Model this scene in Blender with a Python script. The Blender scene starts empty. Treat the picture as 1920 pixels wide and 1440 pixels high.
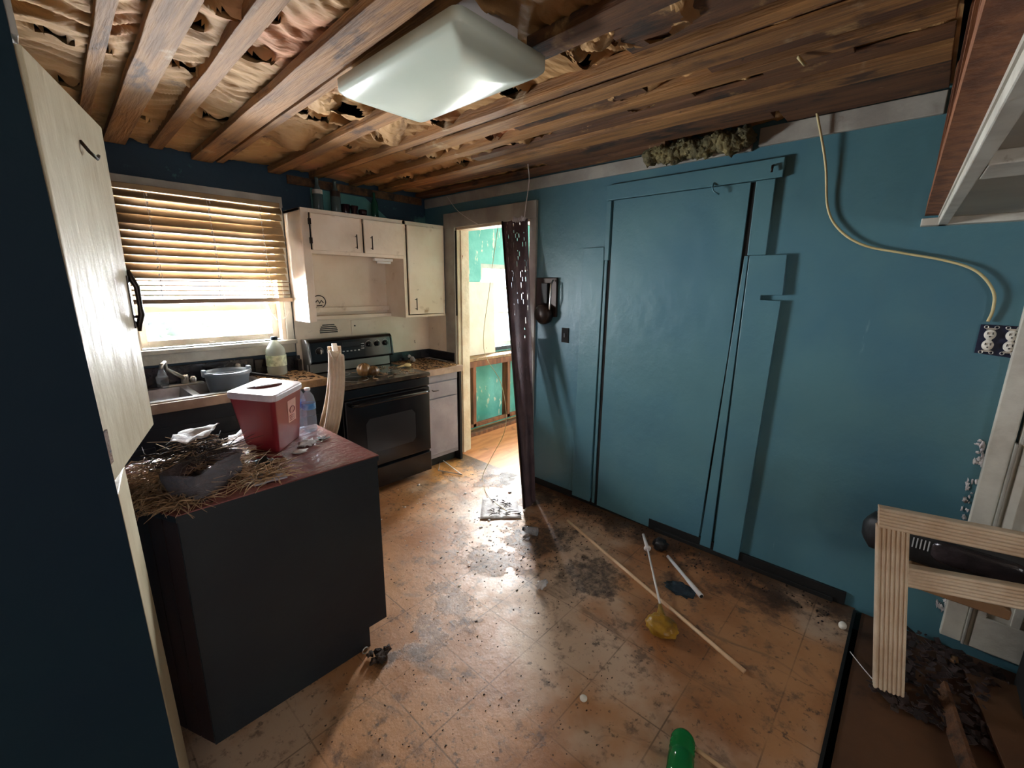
import bpy, bmesh, math, random
import numpy as np
from mathutils import Vector, Matrix, Euler, noise
R = random.Random(7)
PI = math.pi
C = bpy.context.scene.collection
sc = bpy.context.scene

# ------------------------------------------------------------------ camera
F_PX, PITCH, YAW, ROLL = 823.537, math.radians(12.656), math.radians(47.435), math.radians(0.599)
CAM = Vector((-2.688, -3.61, 1.63))
fw = Vector((math.sin(YAW)*math.cos(PITCH), math.cos(YAW)*math.cos(PITCH), -math.sin(PITCH)))
r0 = Vector((math.cos(YAW), -math.sin(YAW), 0)); u0 = r0.cross(fw)
rt = r0*math.cos(ROLL) + u0*math.sin(ROLL); up = -r0*math.sin(ROLL) + u0*math.cos(ROLL)
cd = bpy.data.cameras.new('camera'); cam = bpy.data.objects.new('camera', cd); C.objects.link(cam)
cam.matrix_world = Matrix(((rt.x, up.x, -fw.x, CAM.x), (rt.y, up.y, -fw.y, CAM.y), (rt.z, up.z, -fw.z, CAM.z), (0, 0, 0, 1)))
cd.sensor_width = 36; cd.lens = F_PX/1920*36; cd.clip_start = 0.02; sc.camera = cam

def at(u, v, ax, val):
    """the point of a real plane (x, y or z = val) seen at a pixel of the photograph"""
    d = fw*F_PX + rt*(u-960) - up*(v-720); i = 'xyz'.index(ax); t = (val-CAM[i])/d[i]
    return CAM + d*t

# ------------------------------------------------------------------ light
w = bpy.data.worlds.new('world'); sc.world = w; w.use_nodes = True
bg = w.node_tree.nodes['Background']; bg.inputs[0].default_value = (0.86, 0.93, 1.0, 1); bg.inputs[1].default_value = 2.2
def area(name, loc, rot, sx, sy, power, col):
    l = bpy.data.lights.new(name, 'AREA'); l.shape = 'RECTANGLE'; l.size = sx; l.size_y = sy; l.energy = power; l.color = col
    o = bpy.data.objects.new(name, l); C.objects.link(o); o.location = loc; o.rotation_euler = rot; return o
area('daylight_kitchen_window', (-1.85, .7, 1.22), (math.radians(-93), 0, 0), 1.5, .9, 330, (1, .97, .93))
area('daylight_next_room_window', (1.75, .85, 1.95), (math.radians(-66), 0, math.radians(-32)), 1.5, 1.3, 700, (1, .93, .85))
area('ground_bounce_kitchen_window', (-1.8, .95, .75), (math.radians(-122), 0, 0), 1.6, 1.0, 125, (1, .94, .80))
area('ground_bounce_next_room_window', (1.2, .8, .7), (math.radians(-118), 0, math.radians(-25)), 1.4, .9, 110, (1, .97, .78))
area('next_room_side_fill_lamp', (3.6, -1.3, 1.6), (0, math.radians(90), 0), 1.4, 1.4, 25, (1, .95, .9))  # added fill lamp, outside an unseen side opening made for it
area('rear_fill_lamp', (-3.6, -7.0, 1.7), (math.radians(88), 0, math.radians(-18)), 1.8, 1.6, 11, (1, .97, .93))  # added fill lamp behind the camera, shining through an opening made for it
sc.view_settings.view_transform = 'Standard'; sc.view_settings.look = 'None'
sc.view_settings.gamma = 1; sc.view_settings.use_curve_mapping = False
sc.view_settings.exposure = 1.7

# ------------------------------------------------------------------ materials
def lin(c):
    return tuple(((x/255)/12.92 if x/255 <= .04045 else ((x/255+.055)/1.055)**2.4) for x in c) + (1,)
def nmat(name):
    m = bpy.data.materials.new(name); m.use_nodes = True; nt = m.node_tree
    return m, nt, nt.nodes['Principled BSDF']
def noise_fac(nt, scale, stretch=(1, 1, 1), detail=6, lo=.4, hi=.6, coord='Object', dist=0.0, rough=.55, off=(0, 0, 0)):
    tc = nt.nodes.new('ShaderNodeTexCoord'); mp = nt.nodes.new('ShaderNodeMapping'); mp.inputs['Scale'].default_value = stretch
    mp.inputs['Location'].default_value = off
    n = nt.nodes.new('ShaderNodeTexNoise'); n.inputs['Scale'].default_value = scale; n.inputs['Detail'].default_value = detail
    n.inputs['Distortion'].default_value = dist; n.inputs['Roughness'].default_value = rough
    mr = nt.nodes.new('ShaderNodeMapRange'); mr.inputs[1].default_value = lo; mr.inputs[2].default_value = hi; mr.interpolation_type = 'SMOOTHSTEP'
    nt.links.new(tc.outputs[coord], mp.inputs[0]); nt.links.new(mp.outputs[0], n.inputs['Vector']); nt.links.new(n.outputs[0], mr.inputs[0])
    return mr.outputs[0]
def mix(nt, fac, a, b):
    x = nt.nodes.new('ShaderNodeMix'); x.data_type = 'RGBA'
    for s, v in ((0, fac), (6, a), (7, b)):
        if isinstance(v, (tuple, float, int)): x.inputs[s].default_value = v
        else: nt.links.new(v, x.inputs[s])
    return x.outputs[2]
def mat(name, c, c2=None, scale=5, stretch=(1, 1, 1), rough=.6, metal=0, bump=0, bscale=None, bstretch=None, stains=(), lo=.35, hi=.65, dist=0, spec=None, detail=6):
    """stains: tuples (colour, scale, lo, hi[, stretch])"""
    m, nt, b = nmat(name)
    col = lin(c)
    if c2: col = mix(nt, noise_fac(nt, scale, stretch, detail, lo, hi, dist=dist), lin(c), lin(c2))
    for i, s in enumerate(stains):
        st = s[4] if len(s) > 4 else (1, 1, 1)
        col = mix(nt, noise_fac(nt, s[1], st, 8, s[2], s[3], off=(3.1*i+1, 7.7, 1.3), rough=.62), col, lin(s[0]))
    if isinstance(col, tuple): b.inputs['Base Color'].default_value = col
    else: nt.links.new(col, b.inputs['Base Color'])
    b.inputs['Roughness'].default_value = rough; b.inputs['Metallic'].default_value = metal
    if spec is not None: b.inputs['Specular IOR Level'].default_value = spec
    if bump:
        f = noise_fac(nt, bscale or scale*4, bstretch or stretch, 6, 0, 1)
        bn = nt.nodes.new('ShaderNodeBump'); bn.inputs['Strength'].default_value = bump; bn.inputs['Distance'].default_value = .01
        nt.links.new(f, bn.inputs['Height']); nt.links.new(bn.outputs[0], b.inputs['Normal'])
    return m
DIRT = (58, 42, 32)
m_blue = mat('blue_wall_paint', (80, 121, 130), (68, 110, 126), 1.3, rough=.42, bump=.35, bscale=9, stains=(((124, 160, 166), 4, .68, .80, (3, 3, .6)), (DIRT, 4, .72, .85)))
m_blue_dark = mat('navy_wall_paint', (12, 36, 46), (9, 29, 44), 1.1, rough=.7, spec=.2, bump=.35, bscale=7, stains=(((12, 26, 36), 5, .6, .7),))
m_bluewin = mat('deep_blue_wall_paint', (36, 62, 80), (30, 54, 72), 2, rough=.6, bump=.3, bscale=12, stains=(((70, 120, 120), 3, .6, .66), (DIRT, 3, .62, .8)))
m_teal = mat('teal_wall_paint', (120, 200, 190), (90, 176, 166), 3, rough=.55, bump=.4, bscale=8, stains=(((215, 225, 200), 6, .6, .65, (3, 3, 1)),))
m_teal2 = mat('faded_teal_patch', (92, 150, 148), (70, 124, 126), 4, rough=.6, stains=(((60, 60, 60), 6, .6, .7),))
m_cream = mat('cream_paint', (240, 225, 208), (228, 209, 188), 3, rough=.42, bump=.25, bscale=10, stains=(((166, 132, 98), 6, .60, .78), ((110, 80, 56), 18, .66, .76)))
m_creamd = mat('aged_cream_door_paint', (208, 196, 168), (188, 172, 140), 3, rough=.5, spec=.3, bump=.4, bscale=6, bstretch=(3, 3, .8), stains=(((150, 128, 100), 5, .66, .8), ((105, 74, 52), 22, .74, .8)))
m_white = mat('off_white_trim_paint', (206, 202, 190), (182, 176, 164), 6, rough=.5, bump=.3, bscale=20, stains=(((120, 96, 72), 9, .66, .78), ((60, 46, 38), 30, .72, .76)))
m_greytrim = mat('greyed_trim_paint', (168, 164, 154), (146, 140, 132), 5, rough=.5, bump=.3, bscale=20, stains=(((110, 84, 60), 9, .64, .8),))
m_jamb = mat('peeling_jamb_paint', (226, 212, 190), (206, 186, 158), 5, rough=.6, bump=.4, bscale=25, stains=(((142, 72, 42), 14, .68, .73, (1, 1, .35)),))
m_backsplash = mat('black_laminate', (34, 34, 40), (24, 24, 30), 8, rough=.25, bump=.15, stains=(((92, 86, 80), 30, .7, .8),))
m_range = mat('black_enamel', (17, 17, 21), None, rough=.2, stains=(((58, 50, 42), 14, .66, .85),))
m_rangeglass = mat('smoked_oven_glass', (44, 44, 46), None, rough=.2)
m_cooktop = mat('dirty_glass_cooktop', (40, 33, 28), (66, 54, 42), 12, rough=.18, stains=(((140, 112, 78), 20, .64, .72),))
m_rangeside = mat('scratched_grey_metal', (140, 138, 136), None, rough=.35, metal=.6)
m_knob = mat('black_knob_plastic', (12, 12, 13), None, rough=.3)
m_print = mat('pale_printed_marks', (190, 190, 190), None, rough=.5)
m_penin = mat('black_cabinet_panel', (27, 35, 40), (22, 29, 36), 3, rough=.5, bump=.15, bscale=20, stains=(((60, 56, 54), 36, .74, .8),))
m_peninside = mat('dark_brown_cabinet_boards', (56, 38, 36), (38, 28, 30), 2, stretch=(6, 6, .5), rough=.6)
m_tabletop = mat('red_brown_laminate_top', (134, 82, 80), (110, 64, 62), 5, rough=.22, bump=.5, bscale=28, stains=(((176, 142, 132), 9, .66, .78), ((50, 32, 28), 16, .66, .74)))
m_ctop = mat('worn_plywood_counter', (172, 132, 84), (120, 88, 58), 7, stretch=(1, 4, 1), rough=.5, bump=.4, stains=(((62, 48, 36), 9, .55, .7), ((212, 172, 118), 5, .6, .7)))
m_cedge = mat('counter_front_edge', (178, 152, 132), (150, 124, 108), 9, rough=.5, stains=(((92, 62, 46), 12, .6, .75),))
m_sink = mat('stainless_steel', (186, 186, 186), (150, 148, 146), 6, rough=.28, metal=.85)
m_navycab = mat('navy_base_cabinet', (24, 34, 46), (18, 24, 34), 4, rough=.5)
m_greycab = mat('grey_violet_cabinet_paint', (150, 144, 152), (132, 126, 136), 5, rough=.45, bump=.2, stains=(((74, 62, 56), 14, .66, .78),))
m_dark = mat('dark_void', (14, 11, 10), None, rough=.9)
m_wood = mat('weathered_pine_board', (160, 112, 62), (118, 80, 44), 3, stretch=(9, .7, 9), rough=.7, bump=.5, bscale=10, bstretch=(9, .7, 9), stains=(((184, 158, 124), 4, .60, .74), ((72, 46, 28), 4, .56, .70, (2, .8, 2)), ((38, 26, 20), 22, .70, .75)))
m_wood2 = mat('brown_stained_board', (110, 72, 42), (80, 50, 30), 3, stretch=(9, .7, 9), rough=.75, bump=.5, bscale=10, bstretch=(9, .7, 9), stains=(((40, 26, 18), 4, .52, .66, (2, .8, 2)), ((160, 124, 80), 6, .60, .72), ((30, 20, 16), 18, .66, .72)))
m_rawwood = mat('raw_reddish_stud', (140, 88, 54), (104, 62, 40), 4, stretch=(6, 6, 1), rough=.75, bump=.3)
m_paper = mat('kraft_insulation_paper', (190, 148, 96), (160, 120, 74), 2.2, rough=.75, bump=.8, bscale=7, bstretch=(1.2, 4, 1), stains=(((204, 142, 104), 1.1, .56, .68), ((60, 42, 30), 3.2, .57, .72), ((216, 184, 120), 5, .62, .72)))
m_insul = mat('mouldy_insulation_batt', (124, 112, 74), (88, 82, 58), 12, rough=.95, bump=1, bscale=40)
m_diff = mat('white_acrylic_diffuser', (214, 222, 210), (206, 216, 202), 1.5, rough=.22)
m_slat = None
m_subfloor = mat('orange_plywood', (206, 140, 88), (184, 116, 70), 4, stretch=(1, 5, 1), rough=.55, stains=(((112, 76, 50), 5, .6, .75),))
m_plyfloor = mat('brown_floor_sheet', (98, 66, 42), (80, 52, 34), 3, rough=.6, bump=.2, stains=(((48, 32, 24), 6, .6, .75),))
m_red = mat('dark_red_plastic', (138, 40, 48), (128, 34, 42), 3, rough=.35)
m_redlid = mat('pinkish_white_lid', (214, 200, 206), (198, 178, 186), 12, rough=.35, stains=(((120, 90, 96), 16, .64, .75),))
m_label = mat('peach_label', (226, 168, 150), (216, 150, 134), 14, rough=.6)
m_bucket = mat('grey_bucket_plastic', (124, 134, 146), (110, 120, 132), 4, rough=.4)
m_reed = mat('limed_pine', (222, 202, 176), (196, 168, 138), 5, stretch=(1, 1, 1), rough=.55, bump=.3, bscale=30, stains=(((96, 66, 46), 9, .68, .76, (1, 1, .4)),))
m_padd = mat('black_padded_fabric', (20, 20, 22), (28, 27, 28), 9, rough=.55, bump=.5, bscale=14)
m_shine = mat('dark_crumpled_film', (34, 30, 32), (58, 50, 54), 7, rough=.18, bump=1, bscale=10)
m_tan = mat('tan_board', (150, 112, 76), (126, 92, 62), 5, rough=.6)
m_straw = mat('dry_brown_straw', (196, 162, 126), (134, 102, 76), 9, rough=.7)
m_ivory = mat('ivory_plastic', (226, 220, 208), None, rough=.35)
m_cable = mat('pale_yellow_cable', (206, 190, 140), (190, 172, 120), 6, rough=.5)
m_whitep = mat('white_plastic', (220, 216, 214), None, rough=.4)
m_pap = mat('crumpled_white_paper', (228, 222, 220), (190, 184, 186), 12, rough=.7, bump=.4)
m_chrome = mat('tarnished_chrome', (206, 204, 200), None, rough=.36, metal=1)
m_bronze = mat('dark_bronze', (42, 30, 24), None, rough=.4, metal=.5)
m_black = mat('matt_black', (12, 12, 13), None, rough=.6)
m_bluecloth = mat('dark_blue_rag', (40, 58, 70), (28, 40, 50), 12, rough=.9, bump=.8)
m_yellow = mat('yellow_plastic_bag', (176, 134, 42), (130, 92, 26), 9, rough=.3, bump=.8, bscale=16)
m_stick = mat('pale_wood_dowel', (228, 196, 160), (208, 172, 134), 6, rough=.55)
m_gourd = mat('brown_ribbed_gourd', (138, 104, 62), (96, 68, 40), 9, rough=.35)
m_clump = mat('black_brown_debris', (38, 28, 24), (70, 54, 44), 14, rough=.85, bump=1)
m_navy = mat('navy_outlet_back', (14, 22, 52), None, rough=.5)
m_soil = mat('exterior_wall', (170, 168, 160), None, rough=.8)

def glass(name, col, rough=.05, tint=.5, ior=1.3):
    m, nt, b = nmat(name)
    out = nt.nodes['Material Output']; tr = nt.nodes.new('ShaderNodeBsdfTransparent'); tr.inputs[0].default_value = lin(col)
    b.inputs['Base Color'].default_value = lin(col); b.inputs['Roughness'].default_value = rough
    mx = nt.nodes.new('ShaderNodeMixShader'); mx.inputs[0].default_value = tint
    nt.links.new(tr.outputs[0], mx.inputs[1]); nt.links.new(b.outputs[0], mx.inputs[2]); nt.links.new(mx.outputs[0], out.inputs[0]); return m
m_pane = glass('window_glass', (245, 250, 255), .03, .08)
m_clear = glass('clear_plastic', (226, 232, 238), .1, .22)
m_jar = glass('clear_bottle_glass', (120, 140, 140), .08, .35)
m_green = glass('green_plastic_bottle', (40, 165, 90), .06, .42)
m_greenglass = glass('green_bottle_glass', (50, 110, 90), .06, .4)
m_tank = glass('smoky_plastic_tub', (190, 184, 190), .08, .2)
m_darkglass = glass('purple_glass', (44, 26, 36), .1, .75)
m_jug = glass('milky_jug_plastic', (226, 230, 222), .15, .35)
def translucent(name, c, c2, k=.45):
    m = mat(name, c, c2, 1.4, rough=.45); nt = m.node_tree; b = nt.nodes['Principled BSDF']; out = nt.nodes['Material Output']
    t = nt.nodes.new('ShaderNodeBsdfTranslucent'); t.inputs[0].default_value = lin(c)
    mx = nt.nodes.new('ShaderNodeMixShader'); mx.inputs[0].default_value = k
    nt.links.new(b.outputs[0], mx.inputs[1]); nt.links.new(t.outputs[0], mx.inputs[2]); nt.links.new(mx.outputs[0], out.inputs[0]); return m
m_slat = translucent('tan_vinyl_slat', (182, 154, 112), (146, 118, 86), .0)
m_rail = mat('tan_blind_rail', (150, 124, 98), None, rough=.5)
def vinyl_curtain():
    m = mat('woven_brown_vinyl', (86, 66, 70), (66, 48, 54), 6, rough=.6, bump=.3)
    return m
m_curtain = vinyl_curtain()

def floor_mat():
    m, nt, b = nmat('dirty_vinyl_tile_floor'); L = nt.links.new
    col = mix(nt, noise_fac(nt, 2.2, lo=.35, hi=.65), lin((182, 132, 90)), lin((154, 102, 62)))
    col = mix(nt, noise_fac(nt, 1.0, lo=.5, hi=.62, off=(4, 2, 0)), col, lin((196, 166, 140)))
    tc = nt.nodes.new('ShaderNodeTexCoord'); sp = nt.nodes.new('ShaderNodeSeparateXYZ'); L(tc.outputs['Object'], sp.inputs[0])
    def math_(op, a, b_=None, c_=None):
        n = nt.nodes.new('ShaderNodeMath'); n.operation = op
        for i, v in enumerate((a, b_, c_)):
            if v is None: continue
            if isinstance(v, (int, float)): n.inputs[i].default_value = v
            else: L(v, n.inputs[i])
        return n.outputs[0]
    nd = noise_fac(nt, 9, lo=0, hi=1)
    lines = None
    for ax, off in ((0, TX), (1, TY)):
        f = math_('FRACT', math_('DIVIDE', math_('SUBTRACT', sp.outputs[ax], off), .305))
        d = math_('MINIMUM', f, math_('SUBTRACT', 1, f))
        k = math_('LESS_THAN', d, .009)
        lines = k if lines is None else math_('MAXIMUM', lines, k)
    lmask = math_('MULTIPLY', lines, noise_fac(nt, 3.5, lo=.34, hi=.62))
    # small scuffs and grime
    dirt = noise_fac(nt, 8, lo=.54, hi=.66, rough=.72, detail=10)
    fine = noise_fac(nt, 34, lo=.60, hi=.70, detail=4)
    swirl = noise_fac(nt, 3.2, (1.6, .8, 1), 9, .55, .68, dist=1.2, rough=.65)
    def blob(cx, cy, rx, ry, soft, ang=0):
        dx = math_('SUBTRACT', sp.outputs[0], cx); dy = math_('SUBTRACT', sp.outputs[1], cy)
        c, s = math.cos(ang), math.sin(ang)
        a = math_('DIVIDE', math_('ADD', math_('MULTIPLY', dx, c), math_('MULTIPLY', dy, s)), rx)
        e = math_('DIVIDE', math_('SUBTRACT', math_('MULTIPLY', dy, c), math_('MULTIPLY', dx, s)), ry)
        q = math_('SQRT', math_('ADD', math_('MULTIPLY', a, a), math_('MULTIPLY', e, e)))
        return math_('SUBTRACT', 1, math_('MULTIPLY', q, 1.0))
    n1 = noise_fac(nt, 6, lo=.25, hi=.75, rough=.7, detail=10, off=(9, 0, 0))
    def smear(bl, amt, th):
        mr = nt.nodes.new('ShaderNodeMapRange'); mr.interpolation_type = 'SMOOTHSTEP'
        L(math_('ADD', bl, math_('MULTIPLY', math_('SUBTRACT', n1, .5), amt)), mr.inputs[0])
        mr.inputs[1].default_value = th; mr.inputs[2].default_value = th+.28; return mr.outputs[0]
    heavy = None
    for bl in BLOBS:
        s_ = math_('MULTIPLY', smear(blob(*bl[:5], bl[5]), bl[6], .22), bl[7])
        heavy = s_ if heavy is None else math_('MAXIMUM', heavy, s_)
    hi = noise_fac(nt, 26, lo=.34, hi=.60, rough=.75, detail=8, off=(2, 5, 0))
    heavy = math_('MULTIPLY', heavy, math_('ADD', .38, math_('MULTIPLY', hi, .62)))
    speck = math_('MULTIPLY', noise_fac(nt, 20, lo=.56, hi=.64, rough=.7, detail=8, off=(1, 8, 0)), noise_fac(nt, 1.7, lo=.44, hi=.60, off=(6, 3, 0)))
    # grime along the blue wall
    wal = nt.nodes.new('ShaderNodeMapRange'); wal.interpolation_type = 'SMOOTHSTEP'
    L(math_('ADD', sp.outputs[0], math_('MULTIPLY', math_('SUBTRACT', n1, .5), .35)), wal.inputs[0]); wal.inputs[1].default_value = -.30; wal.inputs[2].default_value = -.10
    sm = math_('MULTIPLY', math_('MAXIMUM', math_('MULTIPLY', dirt, .72), math_('MULTIPLY', swirl, .55)), 1)
    qd = at(885, 868, 'z', 0)
    col = mix(nt, smear(blob(qd.x, qd.y, .62, .34, 0, 0), .5, .12), col, lin((206, 148, 84)))
    col = mix(nt, sm, col, lin((84, 66, 56)))
    col = mix(nt, math_('MULTIPLY', speck, .8), col, lin((66, 52, 46)))
    col = mix(nt, math_('MULTIPLY', fine, .7), col, lin((60, 46, 38)))
    col = mix(nt, math_('MULTIPLY', lmask, .55), col, lin((50, 34, 24)))
    col = mix(nt, math_('MULTIPLY', heavy, .93), col, lin((44, 32, 28)))
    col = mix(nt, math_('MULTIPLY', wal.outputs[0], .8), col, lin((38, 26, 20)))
    L(col, b.inputs['Base Color'])
    rr = nt.nodes.new('ShaderNodeMapRange'); L(n1, rr.inputs[0]); rr.inputs[3].default_value = .3; rr.inputs[4].default_value = .62
    L(rr.outputs[0], b.inputs['Roughness'])
    bn = nt.nodes.new('ShaderNodeBump'); bn.inputs['Strength'].default_value = .35; bn.inputs['Distance'].default_value = .006
    L(math_('SUBTRACT', math_('ADD', n1, heavy), lmask), bn.inputs['Height']); L(bn.outputs[0], b.inputs['Normal'])
    return m
p_ = at(1075, 1140, 'z', 0); TX, TY = p_.x, p_.y
BLOBS = []   # cx, cy, rx, ry, _, angle, noise amount, strength
for u, v, rx, ry, an, amt, st in ((1010, 1010, .34, .30, 0, .9, .95), (1105, 1085, .24, .26, 0, .9, .95), (930, 1050, .20, .30, .4, 1.1, .7), (850, 1130, .24, .14, 1.2, 1.3, .62),
                                  (800, 1195, .22, .12, .6, 1.4, .62), (930, 900, .26, .14, 0, 1.0, .85), (1010, 930, .3, .2, 0, .9, .9), (1420, 1120, .45, .14, -1.4, .9, .7),
                                  (720, 1240, .07, .06, 0, 1, .8), (1250, 1090, .14, .10, 0, .8, .7), (860, 1010, .22, .07, .8, 1.4, .5), (1180, 960, .3, .12, 1.5, .9, .9)):
    q = at(u, v, 'z', 0); BLOBS.append((q.x, q.y, rx, ry, 0, an, amt, st))
m_floor = floor_mat()

# ------------------------------------------------------------------ mesh helpers
class MB:
    def __init__(s): s.v = []; s.f = []; s.smooth = []
    def add(s, vs, fs, sm=False):
        n = len(s.v); s.v += [Vector(x) for x in vs]; s.f += [[i+n for i in f] for f in fs]; s.smooth += [sm]*len(fs); return s
    def box(s, x0, x1, y0, y1, z0, z1):
        x0, x1 = sorted((x0, x1)); y0, y1 = sorted((y0, y1)); z0, z1 = sorted((z0, z1))
        return s.add([(x0, y0, z0), (x1, y0, z0), (x1, y1, z0), (x0, y1, z0), (x0, y0, z1), (x1, y0, z1), (x1, y1, z1), (x0, y1, z1)],
                     [(3, 2, 1, 0), (4, 5, 6, 7), (0, 1, 5, 4), (1, 2, 6, 5), (2, 3, 7, 6), (3, 0, 4, 7)])
    def bar(s, a, b, wv, dv):
        """box from a to b with full width vector wv and depth vector dv"""
        a, b, wv, dv = map(Vector, (a, b, wv, dv)); wv = wv/2; dv = dv/2
        vs = [a-wv-dv, a+wv-dv, a+wv+dv, a-wv+dv, b-wv-dv, b+wv-dv, b+wv+dv, b-wv+dv]
        if (b-a).dot(wv.cross(dv)) < 0: vs = [vs[i] for i in (3, 2, 1, 0, 7, 6, 5, 4)]
        return s.add(vs, [(3, 2, 1, 0), (4, 5, 6, 7), (0, 1, 5, 4), (1, 2, 6, 5), (2, 3, 7, 6), (3, 0, 4, 7)])
    def prism(s, pts, vec):
        """extrude a planar polygon along vec"""
        pts = [Vector(p) for p in pts]; vec = Vector(vec); n = len(pts)
        nr = sum(((pts[i]-pts[0]).cross(pts[(i+1) % n]-pts[0]) for i in range(1, n-1)), Vector())
        if nr.dot(vec) < 0: pts.reverse()
        return s.add(pts+[p+vec for p in pts], [tuple(reversed(range(n))), tuple(range(n, 2*n))]+[(i, (i+1) % n, (i+1) % n+n, i+n) for i in range(n)])
    def tube(s, path, r, seg=10, closed=False):
        path = [Vector(p) for p in path]; n = len(path); rs = r if isinstance(r, (list, tuple)) else [r]*n; rings = []
        prev = None
        for i, p in enumerate(path):
            a = path[i-1] if (i or closed) else p; b = path[(i+1) % n] if (i < n-1 or closed) else p
            t = (b-a).normalized()
            x = (prev - t*prev.dot(t)) if prev else t.orthogonal()
            if x.length < 1e-6: x = t.orthogonal()
            x.normalize(); prev = x; y = t.cross(x)
            rings.append([p + (x*math.cos(2*PI*k/seg)+y*math.sin(2*PI*k/seg))*rs[i] for k in range(seg)])
        vs = [q for g in rings for q in g]; fs = []
        for i in range(n if closed else n-1):
            j = (i+1) % n
            for k in range(seg): fs.append((i*seg+k, i*seg+(k+1) % seg, j*seg+(k+1) % seg, j*seg+k))
        if not closed: fs += [tuple(reversed(range(seg))), tuple(range((n-1)*seg, n*seg))]
        return s.add(vs, fs, True)
    def lathe(s, prof, o=(0, 0, 0), seg=24, sq=1.0, M=None, cap=True):
        """prof [(r,z)...] bottom to top"""
        o = Vector(o); vs = []; fs = []
        for r, z in prof:
            for k in range(seg):
                a = 2*PI*k/seg; p = Vector((r*math.cos(a), r*sq*math.sin(a), z)); vs.append((M @ p if M else p)+o)
        n = len(prof)
        for i in range(n-1):
            for k in range(seg): fs.append((i*seg+k, i*seg+(k+1) % seg, (i+1)*seg+(k+1) % seg, (i+1)*seg+k))
        if cap: fs += [tuple(reversed(range(seg))), tuple(range((n-1)*seg, n*seg))]
        return s.add(vs, fs, True)
    def blob(s, c, rad, jit=.15, sub=3, seed=0, nf=3):
        bm = bmesh.new(); bmesh.ops.create_icosphere(bm, subdivisions=sub, radius=1)
        rad = Vector(rad); c = Vector(c); vs = []
        for v in bm.verts:
            k = 1+jit*noise.noise(v.co*nf+Vector((seed*3.7, seed, 0)))*2
            vs.append(Vector((v.co.x*rad.x, v.co.y*rad.y, v.co.z*rad.z))*k+c)
        fs = [tuple(v.index for v in f.verts) for f in bm.faces]; bm.free(); return s.add(vs, fs, True)
    def build(s, name, m, parent=None, bevel=0, local=False, solid=0, seg=2):
        me = bpy.data.meshes.new(name)
        W = WM.get(parent.name) if parent and not local else None
        vs = [W @ v for v in s.v] if W else s.v
        me.from_pydata([tuple(v) for v in vs], [], s.f); me.materials.append(m)
        me.polygons.foreach_set('use_smooth', s.smooth); me.update()
        o = bpy.data.objects.new(name, me); C.objects.link(o)
        if parent: o.parent = parent
        if parent and parent.name in WM: WM[o.name] = WM[parent.name]
        if solid:
            md = o.modifiers.new('thickness', 'SOLIDIFY'); md.thickness = solid; md.offset = 0
        if bevel:
            md = o.modifiers.new('bevel', 'BEVEL'); md.width = bevel; md.segments = seg; md.limit_method = 'ANGLE'
            md.harden_normals = False
            me.polygons.foreach_set('use_smooth', [x for x in s.smooth])
        return o
WM = {}
def tag(o, label, cat, group=None, kind=None):
    if label: o['label'] = label
    if cat: o['category'] = cat
    if group: o['group'] = group
    if kind: o['kind'] = kind
    return o
def thing(name, label, cat, loc=(0, 0, 0), rz=0, group=None):
    o = bpy.data.objects.new(name, None); C.objects.link(o); o.empty_display_size = .05
    o.location = loc; o.rotation_euler = (0, 0, rz)
    WM[o.name] = (Matrix.Translation(Vector(loc)) @ Matrix.Rotation(rz, 4, 'Z')).inverted()
    return tag(o, label, cat, group)
def struct(name, mb, m, parent=None, bevel=0):
    o = mb.build(name, m, parent, bevel)
    if not parent: o['kind'] = 'structure'
    return o
def disc_M(direction):
    return Vector((0, 0, 1)).rotation_difference(Vector(direction).normalized()).to_matrix()

# ------------------------------------------------------------------ room shell
CH = 2.62      # top of the joist space
# floors
struct('floor', MB().box(-5, .0, -3.595, .0, -.06, 0), m_floor)
struct('floor_next_room', MB().box(.0, 3.2, -3.2, .0, -.06, .0), m_subfloor)
struct('floor_hall', MB().box(-5, .0, -6.5, -3.625, -.09, -.01), m_plyfloor)
struct('floor_foundation', MB().box(-5.1, 3.3, -6.6, .14, -.20, -.12), m_dark)
# window wall
WX0, WX1, WZ0, WZ1 = -2.27, -1.36, 1.20, 2.17
NX0, NX1, NZ0, NZ1 = .72, 1.62, .93, 1.86
wb = MB()
wb.box(-3.4, WX0, 0, .14, -.16, CH).box(WX1, .12, 0, .14, -.16, CH).box(WX0, WX1, 0, .14, -.16, WZ0).box(WX0, WX1, 0, .14, WZ1, CH)
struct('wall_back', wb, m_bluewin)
nb = MB(); nb.box(.12, NX0, 0, .14, -.16, CH).box(NX1, 3.2, 0, .14, -.16, CH).box(NX0, NX1, 0, .14, -.16, NZ0).box(NX0, NX1, 0, .14, NZ1, CH)
struct('wall_next_room_back', nb, m_teal)
# right wall with the doorway
DY0, DY1, DZ = -.44, -1.33, 2.125
wr = MB()
wr.box(0, .12, DY0, 0, -.16, CH).box(0, .12, -6.5, DY1, -.16, CH).box(0, .12, DY1, DY0, DZ, CH)
struct('wall_right', wr, m_blue)
struct('wall_next_room_side', MB().box(3.2, 3.3, -.35, .14, -.16, CH).box(3.2, 3.3, -3.2, -2.2, -.16, CH).box(3.2, 3.3, -2.2, -.35, -.16, .8).box(3.2, 3.3, -2.2, -.35, 2.1, CH), m_teal)
struct('wall_next_room_front', MB().box(.12, 3.3, -3.3, -3.2, -.16, CH), m_teal)
struct('ceiling_next_room', MB().box(.12, 3.3, -3.3, .14, 2.44, 2.5), m_cream)
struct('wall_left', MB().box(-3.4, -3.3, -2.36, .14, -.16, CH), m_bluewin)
# thin cream wall lining around the range and the right corner
struct('wall_back_lining', MB().box(-1.30, 0, -.012, 0, .9, 1.36).box(-.012, 0, -.30, -.012, .9, 1.36), m_cream)
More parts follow.
